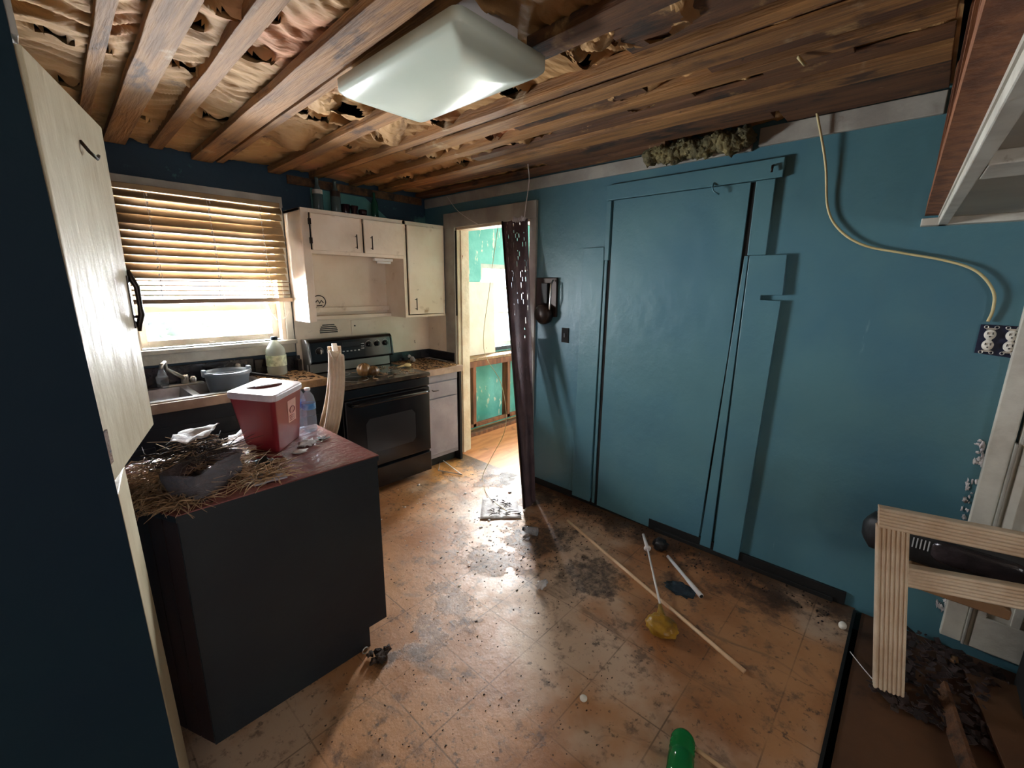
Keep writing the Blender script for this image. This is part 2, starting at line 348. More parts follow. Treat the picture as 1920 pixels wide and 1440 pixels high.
# blue partition whose end carries the pantry door
pe = [(-2.652, CH), (-2.624, 1.21), (-2.607, -.02)]
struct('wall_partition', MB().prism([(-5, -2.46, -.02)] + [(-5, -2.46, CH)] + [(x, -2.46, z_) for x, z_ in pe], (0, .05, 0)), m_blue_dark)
struct('trim_partition_edge', MB().prism([(-2.651, -2.455, 2.55), (-2.640, -2.455, 2.55), (-2.631, -2.455, 2.02), (-2.643, -2.455, 2.02)], (0, .045, 0)), m_greytrim, bevel=.001)
# rear of the space behind the camera
rw = MB(); rw.box(-5.1, -4.2, -6.6, -6.5, -.16, CH).box(-2.9, .12, -6.6, -6.5, -.16, CH).box(-4.2, -2.9, -6.6, -6.5, -.16, 1.0).box(-4.2, -2.9, -6.6, -6.5, 1.95, CH)
struct('wall_rear', rw, m_cream)
struct('wall_far_left', MB().box(-5.1, -5, -6.6, -2.4, -.16, CH), m_cream)
struct('ceiling_joist_space', MB().box(-5.1, 3.3, -6.6, .14, CH, CH+.05), m_dark)

# ------------------------------------------------------------------ ceiling: paper, boards
def skew(x, y):      # boards fan slightly
    return x + .03*(y+2.6) if x < -1.3 else x
HOLES = []           # (x, y, rx, ry, bend): crescent tears lying across the bays
for u, v, rx, ry in ((410, 218, .060, .022), (470, 92, .03, .02), (375, 160, .03, .012), (350, 38, .04, .018), (486, 96, .045, .02), (640, 190, .10, .06), (690, 160, .09, .10), (595, 212, .05, .035),
                     (640, 262, .07, .018), (715, 250, .03, .02), (830, 222, .07, .045), (960, 168, .05, .04), (560, 192, .035, .03), (1080, 95, .08, .022), (1210, 30, .08, .10), (1140, 60, .04, .02),
                     (820, 285, .04, .03), (925, 252, .04, .03), (975, 265, .04, .05), (870, 300, .035, .03), (1180, 168, .03, .08), (1200, 190, .03, .06), (700, 320, .06, .02), (760, 330, .05, .03),
                     (128, 150, .03, .014), (100, 58, .04, .009), (190, 80, .02, .010), (1245, 240, .03, .04), (500, 20, .03, .012), (1010, 240, .03, .04), (950, 300, .03, .05), (260, 218, .04, .009), (350, 130, .04, .009), (440, 20, .05, .014)):
    q = at(u, v, 'z', 2.45); HOLES.append((q.x, q.y, rx, ry))
def ceiling_paper():
    st = .0105; nx = int(2.86/st); ny = int(3.6/st); vs = []; keep = {}
    for j in range(ny+1):
        y = -3.56 + j*st
        for i in range(nx+1):
            x = -2.86 + i*st
            arc = .035*math.cos((x+.12)*2*PI/.24)
            fold = noise.noise(Vector((x*3, y*1.3, 0)))*.12+arc
            a = noise.noise(Vector((x*2.5, (y+fold)*11, 3)))
            b = noise.noise(Vector((x*8, (y+fold)*34, 9)))
            c = noise.noise(Vector((x*24, (y+fold)*60, 4)))
            amt = .5+.9*max(0, .5+noise.noise(Vector((x*1.3, y*1.3, 11))))
            z = 2.462 + .018*noise.noise(Vector((x*2, y*2, 5))) - amt*(.020*(1-abs(a)*2.4) + .007*b + .003*c)
            dmin = 9
            for hx, hy, rx, ry in HOLES:
                if abs(x-hx) < rx*2.6 and abs(y-hy) < ry*2.6+.05:
                    yy = y-hy-.35*rx*(((x-hx)/rx)**2-.5)*.6
                    d = math.hypot((x-hx)/rx, yy/ry)
                    dmin = min(dmin, d + .35*noise.noise(Vector((x*16, y*16, 2))))
            if dmin < 2.0: z -= .032*max(0, 2.0-dmin)
            vs.append((x, y, z)); keep[(i, j)] = dmin > 1
    fs = []
    for j in range(ny):
        for i in range(nx):
            if keep[(i, j)] and keep[(i+1, j)] and keep[(i, j+1)] and keep[(i+1, j+1)]:
                k = j*(nx+1)+i; fs.append((k, k+nx+1, k+nx+2, k+1))
    return MB().add(vs, fs, True)
struct('ceiling', ceiling_paper(), m_paper)
struct('ceiling_rear', MB().box(-5.1, -2.06, -6.6, -3.66, 2.43, 2.5).box(-2.06, -.0, -6.6, -5.21, 2.43, 2.5).box(-2.06, 0, -5.21, -3.66, 2.44, 2.5).box(-5.1, -2.66, -3.62, -2.40, 2.43, 2.5), m_cream)
def board(x0, x1, z0, th, ya, yb, m, label, wob=.004, seed=0):
    """a ceiling board running along Y with a slightly uneven edge"""
    n = max(2, int(abs(yb-ya)/.12)); vs = []; fs = []
    for i in range(n+1):
        y = ya+(yb-ya)*i/n
        a = skew(x0, y)+wob*noise.noise(Vector((seed, y*3, 0))); b = skew(x1, y)+wob*noise.noise(Vector((seed+5, y*3, 0)))
        zz = z0+.004*noise.noise(Vector((seed, y*1.2, 8)))
        vs += [(a, y, zz), (b, y, zz), (b, y, zz+th), (a, y, zz+th)]
    for i in range(n):
        k = i*4
        for q in range(4): fs.append((k+q, k+(q+1) % 4, k+4+(q+1) % 4, k+4+q) if yb < ya else (k+4+q, k+4+(q+1) % 4, k+(q+1) % 4, k+q))
    fs += [(3, 2, 1, 0), (n*4, n*4+1, n*4+2, n*4+3)]
    o = MB().add(vs, fs).build('ceiling_board', m, None, .002)
    return tag(o, label, 'ceiling board', 'exposed boards running across the ceiling')
B = board; g = 0
B(-2.445, -2.400, 2.425, .03, -.02, -2.38, m_wood, 'narrow ceiling board nearest the open cream pantry door')
B(-2.335, -2.235, 2.410, .03, -.02, -3.55, m_wood, 'wide flat ceiling board just past the narrow one above the pantry door')
B(-2.125, -2.060, 2.420, .04, -.02, -1.95, m_wood, 'narrow ceiling strip with a butt joint, between two wide boards, window half')
B(-2.130, -2.062, 2.414, .04, -1.954, -3.55, m_wood, 'narrow ceiling strip meeting another end to end, camera half')
B(-1.915, -1.800, 2.395, .035, -.02, -3.55, m_wood, 'broadest pale ceiling board beside the light fixture')
B(-1.775, -1.735, 2.405, .05, -.02, -3.55, m_wood, 'thin cobwebbed ceiling strip hugging the light fixture, with a dark slot beside it')
B(-1.46, -1.375, 2.400, .04, -.02, -1.98, m_wood, 'ceiling board running from the window wall to the light fixture corner')
B(-1.43, -1.33, 2.400, .04, -2.5, -3.55, m_wood2, 'ceiling board continuing behind the light fixture at its far side')
B(-1.09, -1.035, 2.410, .05, -.02, -3.55, m_wood, 'first narrow ridge board past the light fixture towards the blue wall')
B(-1.025, -.985, 2.430, .02, -.02, -3.55, m_wood2, 'dark recessed ceiling strip beside the first narrow ridge board')
B(-.955, -.85, 2.422, .02, -1.1, -3.55, m_wood, 'sunlit yellowish ceiling board with torn paper stuck to it')
B(-.77, -.705, 2.410, .05, -.02, -3.55, m_wood, 'narrow ridge board midway between light fixture and blue wall')
B(-.50, -.37, 2.412, .04, -.02, -3.55, m_wood, 'wide ceiling board where the thin hanging wire starts')
B(-.355, -.24, 2.418, .03, -.35, -3.55, m_wood2, 'brown ceiling board second from the blue wall')
B(-.12, -.015, 2.412, .03, -.02, -2.4, m_wood2, 'brown ceiling board lying along the top of the blue wall')
B(-.23, -.13, 2.425, .03, -1.6, -2.95, m_wood2, 'brown ceiling board with insulation hanging from its side')
B(-.23, -.02, 2.428, .03, -2.98, -3.55, m_wood2, 'short broad ceiling board above the pale cable')
B(-1.30, -1.11, 2.428, .02, -2.72, -3.55, m_wood2, 'dark ceiling plank near the soffit, farthest from the wall')
B(-.845, -.785, 2.428, .02, -1.9, -2.62, m_wood2, 'short brown ceiling filler plank ending at a dark hole')
B(-.845, -.785, 2.428, .02, -2.88, -3.55, m_wood2, 'short brown ceiling filler plank beyond a dark hole')
B(-.69, -.60, 2.432, .02, -2.0, -2.75, m_wood2, 'dark brown ceiling plank before the second rectangular hole')
B(-.69, -.60, 2.432, .02, -3.02, -3.30, m_wood2, 'dark brown ceiling plank stub between two rectangular holes')
B(-.59, -.51, 2.430, .02, -1.3, -3.55, m_wood2, 'plain brown ceiling plank beside the two rectangular holes')
for k, (u0_, v0_, u1_, v1_) in enumerate(((1345, 98, 1470, 75), (1395, 145, 1500, 120), (1612, 45, 1690, 12), (1610, 88, 1685, 60), (1632, 155, 1680, 138))):
    pass

flaps = (((575, 150), (650, 150), (640, 215), (560, 200), 'curled kraft paper flap hanging beside the left corner of the ceiling light'),
         ((520, 225), (600, 245), (590, 285), (505, 270), 'drooping kraft paper flap between ceiling light and window wall'),
         ((710, 215), (775, 235), (765, 275), (700, 262), 'rounded kraft paper flap just below the ceiling light corner'),
         ((1120, 40), (1200, 60), (1150, 100), (1060, 75), 'twisted kraft paper flap past the far end of the ceiling light'),
         ((1035, 70), (1090, 95), (1110, 115), (1050, 100), 'short kraft paper flap beside the far right corner of the ceiling light'))
for k, (a_, b_, c_, d_, lb_) in enumerate(flaps):
    P_ = [at(*q, 'z', 2.42) for q in (a_, b_, c_, d_)]; vs = []; fs = []; n_ = 22
    for i in range(n_+1):
        for j in range(n_+1):
            s_, t_ = i/n_, j/n_; p = P_[0].lerp(P_[1], s_).lerp(P_[3].lerp(P_[2], s_), t_)
            droop = .05*math.sin(PI*s_)*(.4+.6*t_)
            cr = .012*abs(noise.noise(Vector((s_*9+k*5, t_*3, k))))+.006*noise.noise(Vector((s_*16, t_*16, k)))
            e_ = .02*noise.noise(Vector((s_*4, t_*4, k+20)))
            vs.append(p+Vector((e_, e_, .035-droop+cr)))
    for i in range(n_):
        for j in range(n_): q_ = i*(n_+1)+j; fs.append((q_, q_+1, q_+n_+2, q_+n_+1))
    tag(MB().add(vs, fs, True).build('torn_paper_flap', m_paper, solid=.0012), lb_, 'torn paper')

# crown boards on the right wall, header trims
struct('trim_crown_right', MB().box(-.022, 0, -2.83, -.02, 2.325, 2.402), m_greytrim, bevel=.003)
struct('trim_crown_right_front', MB().box(-.022, 0, -3.55, -2.86, 2.338, 2.425), m_greytrim, bevel=.003)
struct('trim_crown_back', MB().box(-1.25, -.05, -.018, 0, 2.35, 2.41), m_wood2, bevel=.003)
struct('wall_back_patch', MB().prism([(-1.08, 0, 2.15), (-.35, 0, 2.15), (-.62, 0, 2.34), (-1.08, 0, 2.345)], (0, -.004, 0)), m_teal2)
ins = MB()
for k in range(16):
    y = -2.30 - k*.034
    ins.blob((-.075, y, 2.375+.012*math.sin(k*1.3)), (.055, .045, .045+.012*R.random()), .25, 3, k, 4)
tag(ins.build('insulation_batt', m_insul), 'mouldy yellow-grey insulation chunk sagging from the ceiling edge above the sealed blue door', 'insulation')

# ------------------------------------------------------------------ light fixture
lf = thing('ceiling_light', 'large white rectangular puffed acrylic ceiling light, switched off', 'ceiling light', (-1.63, -2.29, 2.41))
def puff(x0, x1, y0, y1, zt, zb, rc, n=28):
    vs = []; fs = []; cx, cy = (x0+x1)/2, (y0+y1)/2
    levels = [(0, 0.0), (0, .42), (.002, .50), (.016, .66), (.045, .83), (.09, .95), (.14, 1.0)]
    rings = []
    for inset, k in levels:
        hx, hy = (x1-x0)/2-inset, (y1-y0)/2-inset; r = max(.012, rc-inset*.3); ring = []
        for q, (sx, sy) in enumerate(((1, 1), (-1, 1), (-1, -1), (1, -1))):
            for t in range(7):
                a = PI/2*q + PI/2*t/6
                ring.append(Vector((cx+sx*(hx-r)+r*math.cos(a), cy+sy*(hy-r)+r*math.sin(a), zt+(zb-zt)*k)))
        rings.append(ring)
    m = len(rings[0])
    for g_ in rings: vs += g_
    for i in range(len(rings)-1):
        for k in range(m): fs.append((i*m+k, (i+1)*m+k, (i+1)*m+(k+1) % m, i*m+(k+1) % m))
    fs.append(tuple(range((len(rings)-1)*m+m-1, (len(rings)-1)*m-1, -1))); fs.append(tuple(range(m)))
    return MB().add(vs, fs, True)
puff(-1.785, -1.385, -2.565, -1.865, 2.370, 2.290, .03).build('diffuser', m_diff, lf)
MB().box(-1.72, -1.47, -2.5, -1.92, 2.36, 2.46).build('mounting_pan', m_whitep, lf)

# ------------------------------------------------------------------ kitchen window
def frame_rect(mb, x0, x1, z0, z1, w_, y0, y1):
    mb.box(x0, x0+w_, y0, y1, z0, z1).box(x1-w_, x1, y0, y1, z0, z1).box(x0+w_, x1-w_, y0, y1, z1-w_, z1).box(x0+w_, x1-w_, y0, y1, z0, z0+w_); return mb
wn = thing('window_1', None, None, (WX0, 0, WZ0)); wn['kind'] = 'structure'
cs = MB(); cs.box(WX0-.08, WX0, -.02, .0, WZ0-.02, WZ1).box(WX1, WX1+.05, -.02, 0, WZ0-.02, WZ1).box(WX0-.08, WX1+.055, -.022, 0, WZ1, WZ1+.075)
cs.build('window_casing', m_white, wn, .003)
MB().box(WX0-.1, WX1+.06, -.05, .06, WZ0-.03, WZ0).build('window_sill', m_white, wn, .005)
MB().box(WX0-.08, WX1+.05, -.018, 0, WZ0-.10, WZ0-.03).build('apron', m_white, wn, .003)
frame_rect(MB(), WX0+.03, WX1-.03, WZ0+.005, 1.475, .045, .07, .10).build('lower_sash', m_white, wn, .003)
frame_rect(MB(), WX0+.03, WX1-.03, 1.44, WZ1-.005, .045, .105, .135).build('upper_sash', m_white, wn, .003)
MB().box(WX0+.07, WX1-.07, .082, .086, WZ0+.04, 1.44).build('pane', m_pane, wn)
MB().box(WX0+.07, WX1-.07, .118, .122, 1.47, WZ1-.04).build('pane', m_pane, wn)
MB().box(WX0, WX0+.03, .0, .14, WZ0, WZ1).box(WX1-.03, WX1, .0, .14, WZ0, WZ1).build('jamb', m_cream, wn)
MB().box(-1.86, -1.83, .055, .075, 1.205, 1.22).build('sash_lift', m_whitep, wn)
hk = MB(); hk.tube([(-1.80, .06, 1.465), (-1.80, .055, 1.49), (-1.81, .05, 1.50), (-1.83, .05, 1.50)], .004, 6); hk.build('sash_hook', m_greytrim, wn)

bl = thing('window_blind', 'tan slatted blind, half lowered and crooked, hanging in the kitchen window', 'window blind', (-1.8, -.045, 2.19))
MB().box(WX0+.005, WX1+.02, -.062, -.022, 2.165, 2.195).build('headrail', m_slat, bl, .003)
BX0, BX1 = -2.275, -1.335
def slat(z, tilt, dx=0, dz=0, w_=.052):
    vs = []; fs = []; n = 5
    for k in range(n+1):
        s_ = (k/n-.5); h = w_*s_; bow = .003*(1-4*s_*s_)
        y = h*math.cos(tilt)-bow*math.sin(tilt); zz = h*math.sin(tilt)+bow*math.cos(tilt)
        vs += [(BX0+dx, -.045+y, z+zz-dz), (BX1+dx, -.045+y, z+zz+dz)]
    for k in range(n): fs.append((2*k, 2*k+1, 2*k+3, 2*k+2))
    return MB().add(vs, fs, True)
z = 2.140
zs = []
for k in range(11):
    zs.append(z); slat(z, math.radians(57 + (14 if k == 3 else R.uniform(-4, 4))), .012 if k in (4, 5) else R.uniform(-.004, .006), 0.0, .052 if k != 3 else .062).build('slat', m_slat, bl, solid=.0025)
    z -= .047
for k in range(4):
    z -= -.012 if k == 0 else 0
    slat(z, math.radians(6+R.uniform(-2, 2)), R.uniform(-.004, .02), -.002).build('slat', m_slat, bl, solid=.0025); zs.append(z)
    z -= .030
zb = z
MB().box(BX0+.02, BX1+.02, -.07, -.02, zb-.022, zb+.006).build('bottom_rail', m_rail, bl, .002)
for x in (-2.12, -1.80, -1.49):
    c_ = MB(); c_.tube([(x, -.075, 2.17), (x+.02, -.073, 1.9), (x+.035, -.073, zb)], .0012, 5); 
    for z_ in zs: c_.bar((x+.012+R.uniform(-.008, .008), -.0745, z_-.007), (x+.015+R.uniform(-.005, .005), -.0745, z_+.008), (.006, 0, 0), (0, .002, 0))  # white bars: cord segments, also stand-ins for daylight through the cord holes
    c_.build('ladder_cord_light_dots', m_whitep, bl)
c_ = MB(); c_.tube([(-1.50, -.03, zb), (-1.47, -.03, 1.42), (-1.43, -.03, 1.36), (-1.38, -.03, 1.36), (-1.33, -.03, 1.41)], .002, 6); c_.build('pull_cord', m_whitep, bl)

# outdoor shrubs behind the kitchen window
for k, (x, y, s_) in enumerate(((-3.3, 3.4, .9), (-1.3, 6.2, .9), (1.9, 4.4, .7))):
    m_leaf = bpy.data.materials.get('pale_foliage') or mat('pale_foliage', (118, 136, 96), (150, 160, 120), 6, rough=.7)
    b_ = MB()
    for q in range(60):
        b_.blob((x+R.gauss(0, .35)*s_, y+R.gauss(0, .3)*s_, .9*s_+R.uniform(-.7, .8)*s_), (.13, .13, .1), .5, 1, q, 3)
    t_ = thing('garden_shrub', ['pale garden shrub seen through the kitchen window below the blind', 'second pale shrub farther out beyond the kitchen window', 'shrub outside the window of the next room'][k], 'shrub', (x, y, 0))
    b_.build('foliage', m_leaf, t_); MB().tube([(x, y, -.3), (x, y, 1)], .04, 8).build('stem', m_wood2, t_)
struct('ground_outside', MB().box(-8, 8, .2, 9, -.5, -.3), mat('sunlit_ground', (150, 146, 120), None, rough=.9))

# ------------------------------------------------------------------ doorway on the right wall
dw = MB(); dw.box(-.022, 0, -.30, DY0, 0, DZ).box(-.022, 0, DY1, -1.39, 0, DZ).box(-.026, 0, -.30, -1.39, DZ, 2.25)
struct('trim_doorway', dw, m_greytrim, bevel=.003)
struct('trim_doorway_jamb', MB().box(-.005, .125, DY0, DY0-.02, 0, DZ).box(-.005, .125, DY1, DY1+.02, 0, DZ).box(-.005, .125, DY1, DY0, DZ-.02, DZ).box(.03, .06, DY0-.02, DY0-.035, 0, DZ-.02).box(.125, .145, -.34, DY0-.01, 0, DZ+.06), m_jamb, bevel=.002)
struct('trim_casing_gap_shade', MB().box(-.012, .0, DY0+.004, DY0-.012, 1.35, 2.10), m_dark)  # dark strip in place of the shaded slot between casing and jamb
# accordion curtain
cu = thing('accordion_door', 'dark brown woven vinyl folding door, torn loose and hanging crooked in the doorway', 'folding door', (-.2, -1.45, 0))
T1, T2 = Vector((-.045, -1.07, 2.12)), Vector((-.055, -1.335, 2.12)); B1, B2 = Vector((-.425, -1.675, .012)), Vector((-.285, -1.66, .012))
def curtain_sheet(T1, T2, B1, B2, folds, amp, slits, t0=0):
    nu, nv = 84, 190; vs = []; fs = []
    for j in range(nv+1):
        t = t0+(1-t0)*j/nv; tt = t**1.25
        a = T1.lerp(B1, tt); b = T2.lerp(B2, tt); d = (b-a); nrm = Vector((-d.y, d.x, 0)).normalized()
        for i in range(nu+1):
            s_ = i/nu; off = amp*math.sin(s_*PI*folds)*(1-.3*t)+.004*noise.noise(Vector((s_*4, t*9, 0)))
            vs.append(a+d*s_+nrm*off)
    for j in range(nv):
        for i in range(nu):
            if slits and (i % 5 in (2,)) and 4 < i < nu-3:
                ph = (j + (i//5 % 2)*4) % 8; 
                if ph in (1, 2, 3, 4) and noise.noise(Vector((i*.12, j//8*.9, 4))) > slits: continue
            k = j*(nu+1)+i; fs.append((k, k+1, k+nu+2, k+nu+1))
    return MB().add(vs, fs, True)
curtain_sheet(T1, T2, B1, B2, 3, .008, .16).build('front_pleats', m_curtain, cu, solid=.002)
sh = Vector((.03, .03, 0))
curtain_sheet(T1+sh, T2+sh+Vector((0, .02, 0)), B1+sh*2+Vector((.02, .03, .0)), B2+sh*2, 4, .014, .28, .5).build('rear_pleats', m_curtain, cu, solid=.002)
MB().tube([T1+Vector((-.004, .006, 0)), T1.lerp(B1, .35)+Vector((0.0, 0.01, 0)), B1+Vector((-.004, .004, 0))], .009, 8).build('lead_post', m_bronze, cu)
MB().tube([T1+Vector((.05, 0.02, 0)), T1.lerp(B1, .5)+Vector((.09, .06, 0)), Vector((-.30, -1.55, .02))], .012, 6).build('inner_post', m_wood2, cu)
bb = MB()
for k in range(6): bb.blob((-.06, -1.20-.02*k, 2.125-.01*R.random()), (.012, .014, .018), .4, 2, k)
bb.build('torn_top_fluff', m_pap, cu)

# ---- things seen through the doorway
ct = thing('framed_counter', 'unfinished wooden framed counter with worn top under the window of the next room', 'counter', (.9, -.1, 0))
MB().box(.30, 2.2, -.19, -.0, .835, .865).build('top', m_ctop, ct, .002)
MB().box(.30, 2.2, -.19, -.155, .77, .833).build('top_rail', m_rawwood, ct)
for x in (.42, .96, 1.5):
    MB().box(x, x+.045, -.19, -.10, .10, .77).build('stud', m_rawwood, ct, .002)
MB().box(.30, 2.2, -.20, -.10, .0, .035).build('bottom_plate', m_rawwood, ct, .002)
MB().box(.30, 2.2, -.19, -.15, .10, .14).build('lower_rail', m_rawwood, ct, .002)
lp = MB().prism([(.42, -.045, .87), (.90, -.045, .87), (.90, -.02, 1.66), (.42, -.02, 1.66)], (0, .015, 0)).build('leaning_panel', m_cream)
tag(lp, 'cream board leaning against the teal wall on the framed counter', 'board')
w2 = thing('window_2', None, None, (NX0, 0, NZ0)); w2['kind'] = 'structure'
frame_rect(MB(), NX0, NX1, NZ0, NZ1, .05, .02, .08).box(NX0, NX1, .03, .07, 1.30, 1.33).box(NX0, NX1, .03, .07, 1.58, 1.61).build('window_frame', m_white, w2)
MB().box(NX0+.05, NX1-.05, .045, .05, NZ0+.05, NZ1-.05).build('pane', m_pane, w2)
MB().box(NX0-.05, NX1+.05, -.04, .0, NZ0-.04, NZ0).build('window_sill', m_bluecloth, w2)
rag = MB()
for k in range(26):
    x = .40+k*.05; rag.blob((x, -.03, 2.36+.02*R.random()), (.035, .03, .03+.02*R.random()), .5, 2, k)
tag(rag.build('torn_cornice_insulation', mat('orange_fluff', (214, 160, 84), (170, 116, 60), 12, rough=.9)), 'orange torn insulation along the ceiling of the next room', 'insulation')
def wire(name, pts, r, m, label, cat='wire', smooth=True):
    P = [Vector(p) for p in pts]; out = []
    n = len(P)
    for i in range(n-1):
        a, b_, c_, d = P[max(0, i-1)], P[i], P[i+1], P[min(n-1, i+2)]
        for t in range(6):
            t /= 6; out.append(.5*((2*b_)+(-a+c_)*t+(2*a-5*b_+4*c_-d)*t*t+(-a+3*b_-3*c_+d)*t**3))
    out.append(P[-1]); o = MB().tube(out if smooth else P, r, 7).build(name, m); return tag(o, label, cat)
wire('hanging_string', [(-.03, -1.0, 2.10), (-.06, -.93, 1.6), (-.10, -.90, 1.1), at(940, 720, 'x', -.10), at(948, 800, 'x', -.18), at(920, 860, 'x', -.25), at(905, 895, 'z', .01), at(915, 930, 'z', .01), at(950, 958, 'z', .01)], .0025, m_cable, 'pale string dangling in the doorway down to the kitchen floor', 'string')
wire('loop_of_cable', [(1.15, -.21, .40), (1.2, -.23, .25), (1.35, -.24, .2), (1.5, -.23, .3)], .005, m_whitep, 'white cable loop hanging under the framed counter', 'cable')
wire('hanging_wire', [at(990, 308, 'z', 2.41), at(992, 340, 'x', -.12), at(986, 385, 'x', -.06), at(983, 408, 'x', -.05)], .0028, m_whitep, 'thin white wire dropping from ceiling to the top of the folding door')
wire('slack_wire', [at(838, 368, 'x', -.03), at(855, 392, 'x', -.05), at(875, 408, 'x', -.05), at(895, 420, 'x', -.03)], .0025, m_whitep, 'slack thin wire over the left corner of the doorway casing')

# ------------------------------------------------------------------ sealed blue door on the right wall
bd = thing('door_1', None, None, (0, -2.4, 0)); bd['kind'] = 'structure'
X = -.0
def slab(mb, y0, y1, z0, z1, d0, d1): return mb.box(-d1, -d0, y0, y1, z0, z1)
# plywood panel with slightly bowed right edge
MB().prism([(0, -2.035, .02), (0, -2.785, .0), (0, -2.805, .6), (0, -2.835, 1.3), (0, -2.845, 2.172), (0, -2.035, 2.172)], (-.016, 0, 0)).build('door_panel', m_blue, bd, .002)
hd = MB(); slab(hd, -1.985, -2.992, 2.175, 2.268, 0, .028); hd.build('header_board', m_blue, bd, .003)
cr = MB(); slab(cr, -2.872, -2.962, 1.80, 2.172, 0, .026); cr.build('casing', m_blue, bd, .003)
cl_ = MB(); slab(cl_, -1.985, -2.02, 1.80, 2.172, 0, .022); cl_.build('casing', m_blue, bd, .003)
MB().prism([(0, -2.885, .03), (0, -3.03, .03), (0, -3.062, 1.565), (0, -2.965, 1.568), (0, -2.965, 1.592), (0, -3.066, 1.594), (0, -3.060, 1.798), (0, -2.885, 1.798)], (-.03, 0, 0)).build('side_board', m_blue, bd, .002)
MB().prism([(0, -2.80, .03), (0, -2.865, .03), (0, -2.878, 1.798), (0, -2.858, 1.798)], (-.022, 0, 0)).build('side_strip', m_blue, bd, .002)
MB().prism([(0, -1.815, .03), (0, -1.975, .03), (0, -1.988, 1.80), (0, -1.985, 1.885), (0, -1.822, 1.885)], (-.026, 0, 0)).build('side_board', m_blue, bd, .002)
MB().box(-.02, 0, -2.012, -1.992, .03, 1.8).build('side_strip', m_blue, bd, .002)
gp = MB(); gp.box(-.012, 0, -2.0345, -2.013, .03, 1.8).box(-.006, 0, -2.87, -2.80, .03, 2.17); gp.build('gap_shadow_board', m_dark, bd)
hkb = MB(); hkb.tube([(-.03, -2.66, 2.19), (-.045, -2.66, 2.165), (-.06, -2.675, 2.14), (-.045, -2.70, 2.125)], .004, 6); hkb.build('door_hook', m_blue, bd)
MB().tube([(-.028, -2.945, 2.235), (-.045, -2.945, 2.23), (-.05, -2.945, 2.20)], .006, 6).build('nail', m_bronze, bd)
# black base strip along the wall
struct('baseboard_right', MB().box(-.018, 0, -3.55, -2.45, .0, .075).box(-.03, -.018, -3.5, -2.5, 0, .028), m_black, bevel=.003)
struct('baseboard_right_far', MB().box(-.012, 0, -2.45, -1.41, .0, .05), m_dark, bevel=.003)

# wall fittings
ph = thing('wall_holder', 'dark metal wall-mounted holder with curved lip beside the doorway', 'wall holder', (0, -1.49, 1.40))
MB().box(-.02, 0, -1.60, -1.40, 1.40, 1.69).build('back_plate', m_bronze, ph, .006)
MB().lathe([(.075, 0), (.08, .03), (.06, .06)], (-.02, -1.50, 1.42), 20, 1, disc_M((-1, 0, 0))).build('lower_cup', m_bronze, ph)
MB().tube([(-.03, -1.57, 1.67), (-.06, -1.575, 1.64), (-.065, -1.575, 1.52), (-.05, -1.56, 1.44), (-.03, -1.53, 1.41)], .006, 8).build('curved_lip', m_chrome, ph)
MB().box(-.045, -.02, -1.53, -1.47, 1.50, 1.65).build('centre_block', m_black, ph, .004)
sw = thing('switch_box', 'open black switch box in the blue wall beside the sealed door', 'switch', (0, -1.675, 1.27))
MB().box(-.006, 0, -1.71, -1.645, 1.215, 1.325).build('back_plate', m_dark, sw, .004); MB().box(-.012, -.006, -1.685, -1.668, 1.255, 1.285).build('toggle', m_black, sw, .002)

ob = thing('outlet_box', 'uncovered two-gang outlet with two white duplex sockets on a navy patch', 'outlet', (0, -3.86, 1.37))
MB().prism([(0, -3.800, 1.492), (0, -3.925, 1.490), (0, -3.925, 1.360), (0, -3.800, 1.372)], (-.008, 0, 0)).build('back_plate', m_navy, ob)
for yc in (-3.832, -3.893):
    so = MB()
    for zc in (1.452, 1.408): so.lathe([(.0215, 0), (.0215, .010), (.019, .013)], (-.008, yc, zc), 20, .82, disc_M((-1, 0, 0)))
    so.box(-.016, -.008, yc-.008, yc+.008, 1.415, 1.445)
    s1 = so.build('socket', m_ivory, ob)
    for zc in (1.452, 1.408):
        sl = MB(); sl.box(-.0235, -.0205, yc-.009, yc-.0065, zc, zc+.010).box(-.0235, -.0205, yc+.0065, yc+.009, zc, zc+.010).lathe([(.003, 0), (.003, .003)], (-.0208, yc, zc-.008), 8, 1, disc_M((-1, 0, 0)))
        sl.build('plug_slots', m_black, s1)
    for zc, dz in ((1.482, .006), (1.378, -.006)):
        er = MB()
        for dy in (-.015, .015):
            er.tube([(-.012, yc+dy+.006*math.cos(a*PI/5), zc+.006*math.sin(a*PI/5)) for a in range(10)], .0018, 5, True)
        er.box(-.013, -.010, yc-.014, yc+.014, zc-.004-dz, zc+.003-dz)
        er.build('mounting_ear', m_chrome, s1)
cw = at(1845, 600, 'x', -.02)
wire('wall_cable', [at(1521, 163, 'x', -.07), at(1535, 230, 'x', -.05), at(1548, 310, 'x', -.03), at(1552, 390, 'x', -.02), at(1575, 432, 'x', -.02), at(1620, 460, 'x', -.02), at(1690, 474, 'x', -.02), at(1770, 488, 'x', -.02), at(1830, 508, 'x', -.02), at(1862, 545, 'x', -.02), at(1862, 580, 'x', -.015), at(1852, 603, 'x', -.012)], .0055, m_cable, 'pale yellow cable curving down the blue wall into the outlet', 'cable')
tag(MB().tube([at(1497, 107, 'z', 2.40), at(1509, 121, 'z', 2.39)], .006, 6).build('cable_stub', m_cable), 'short stub of pale cable poking from the ceiling boards', 'cable')

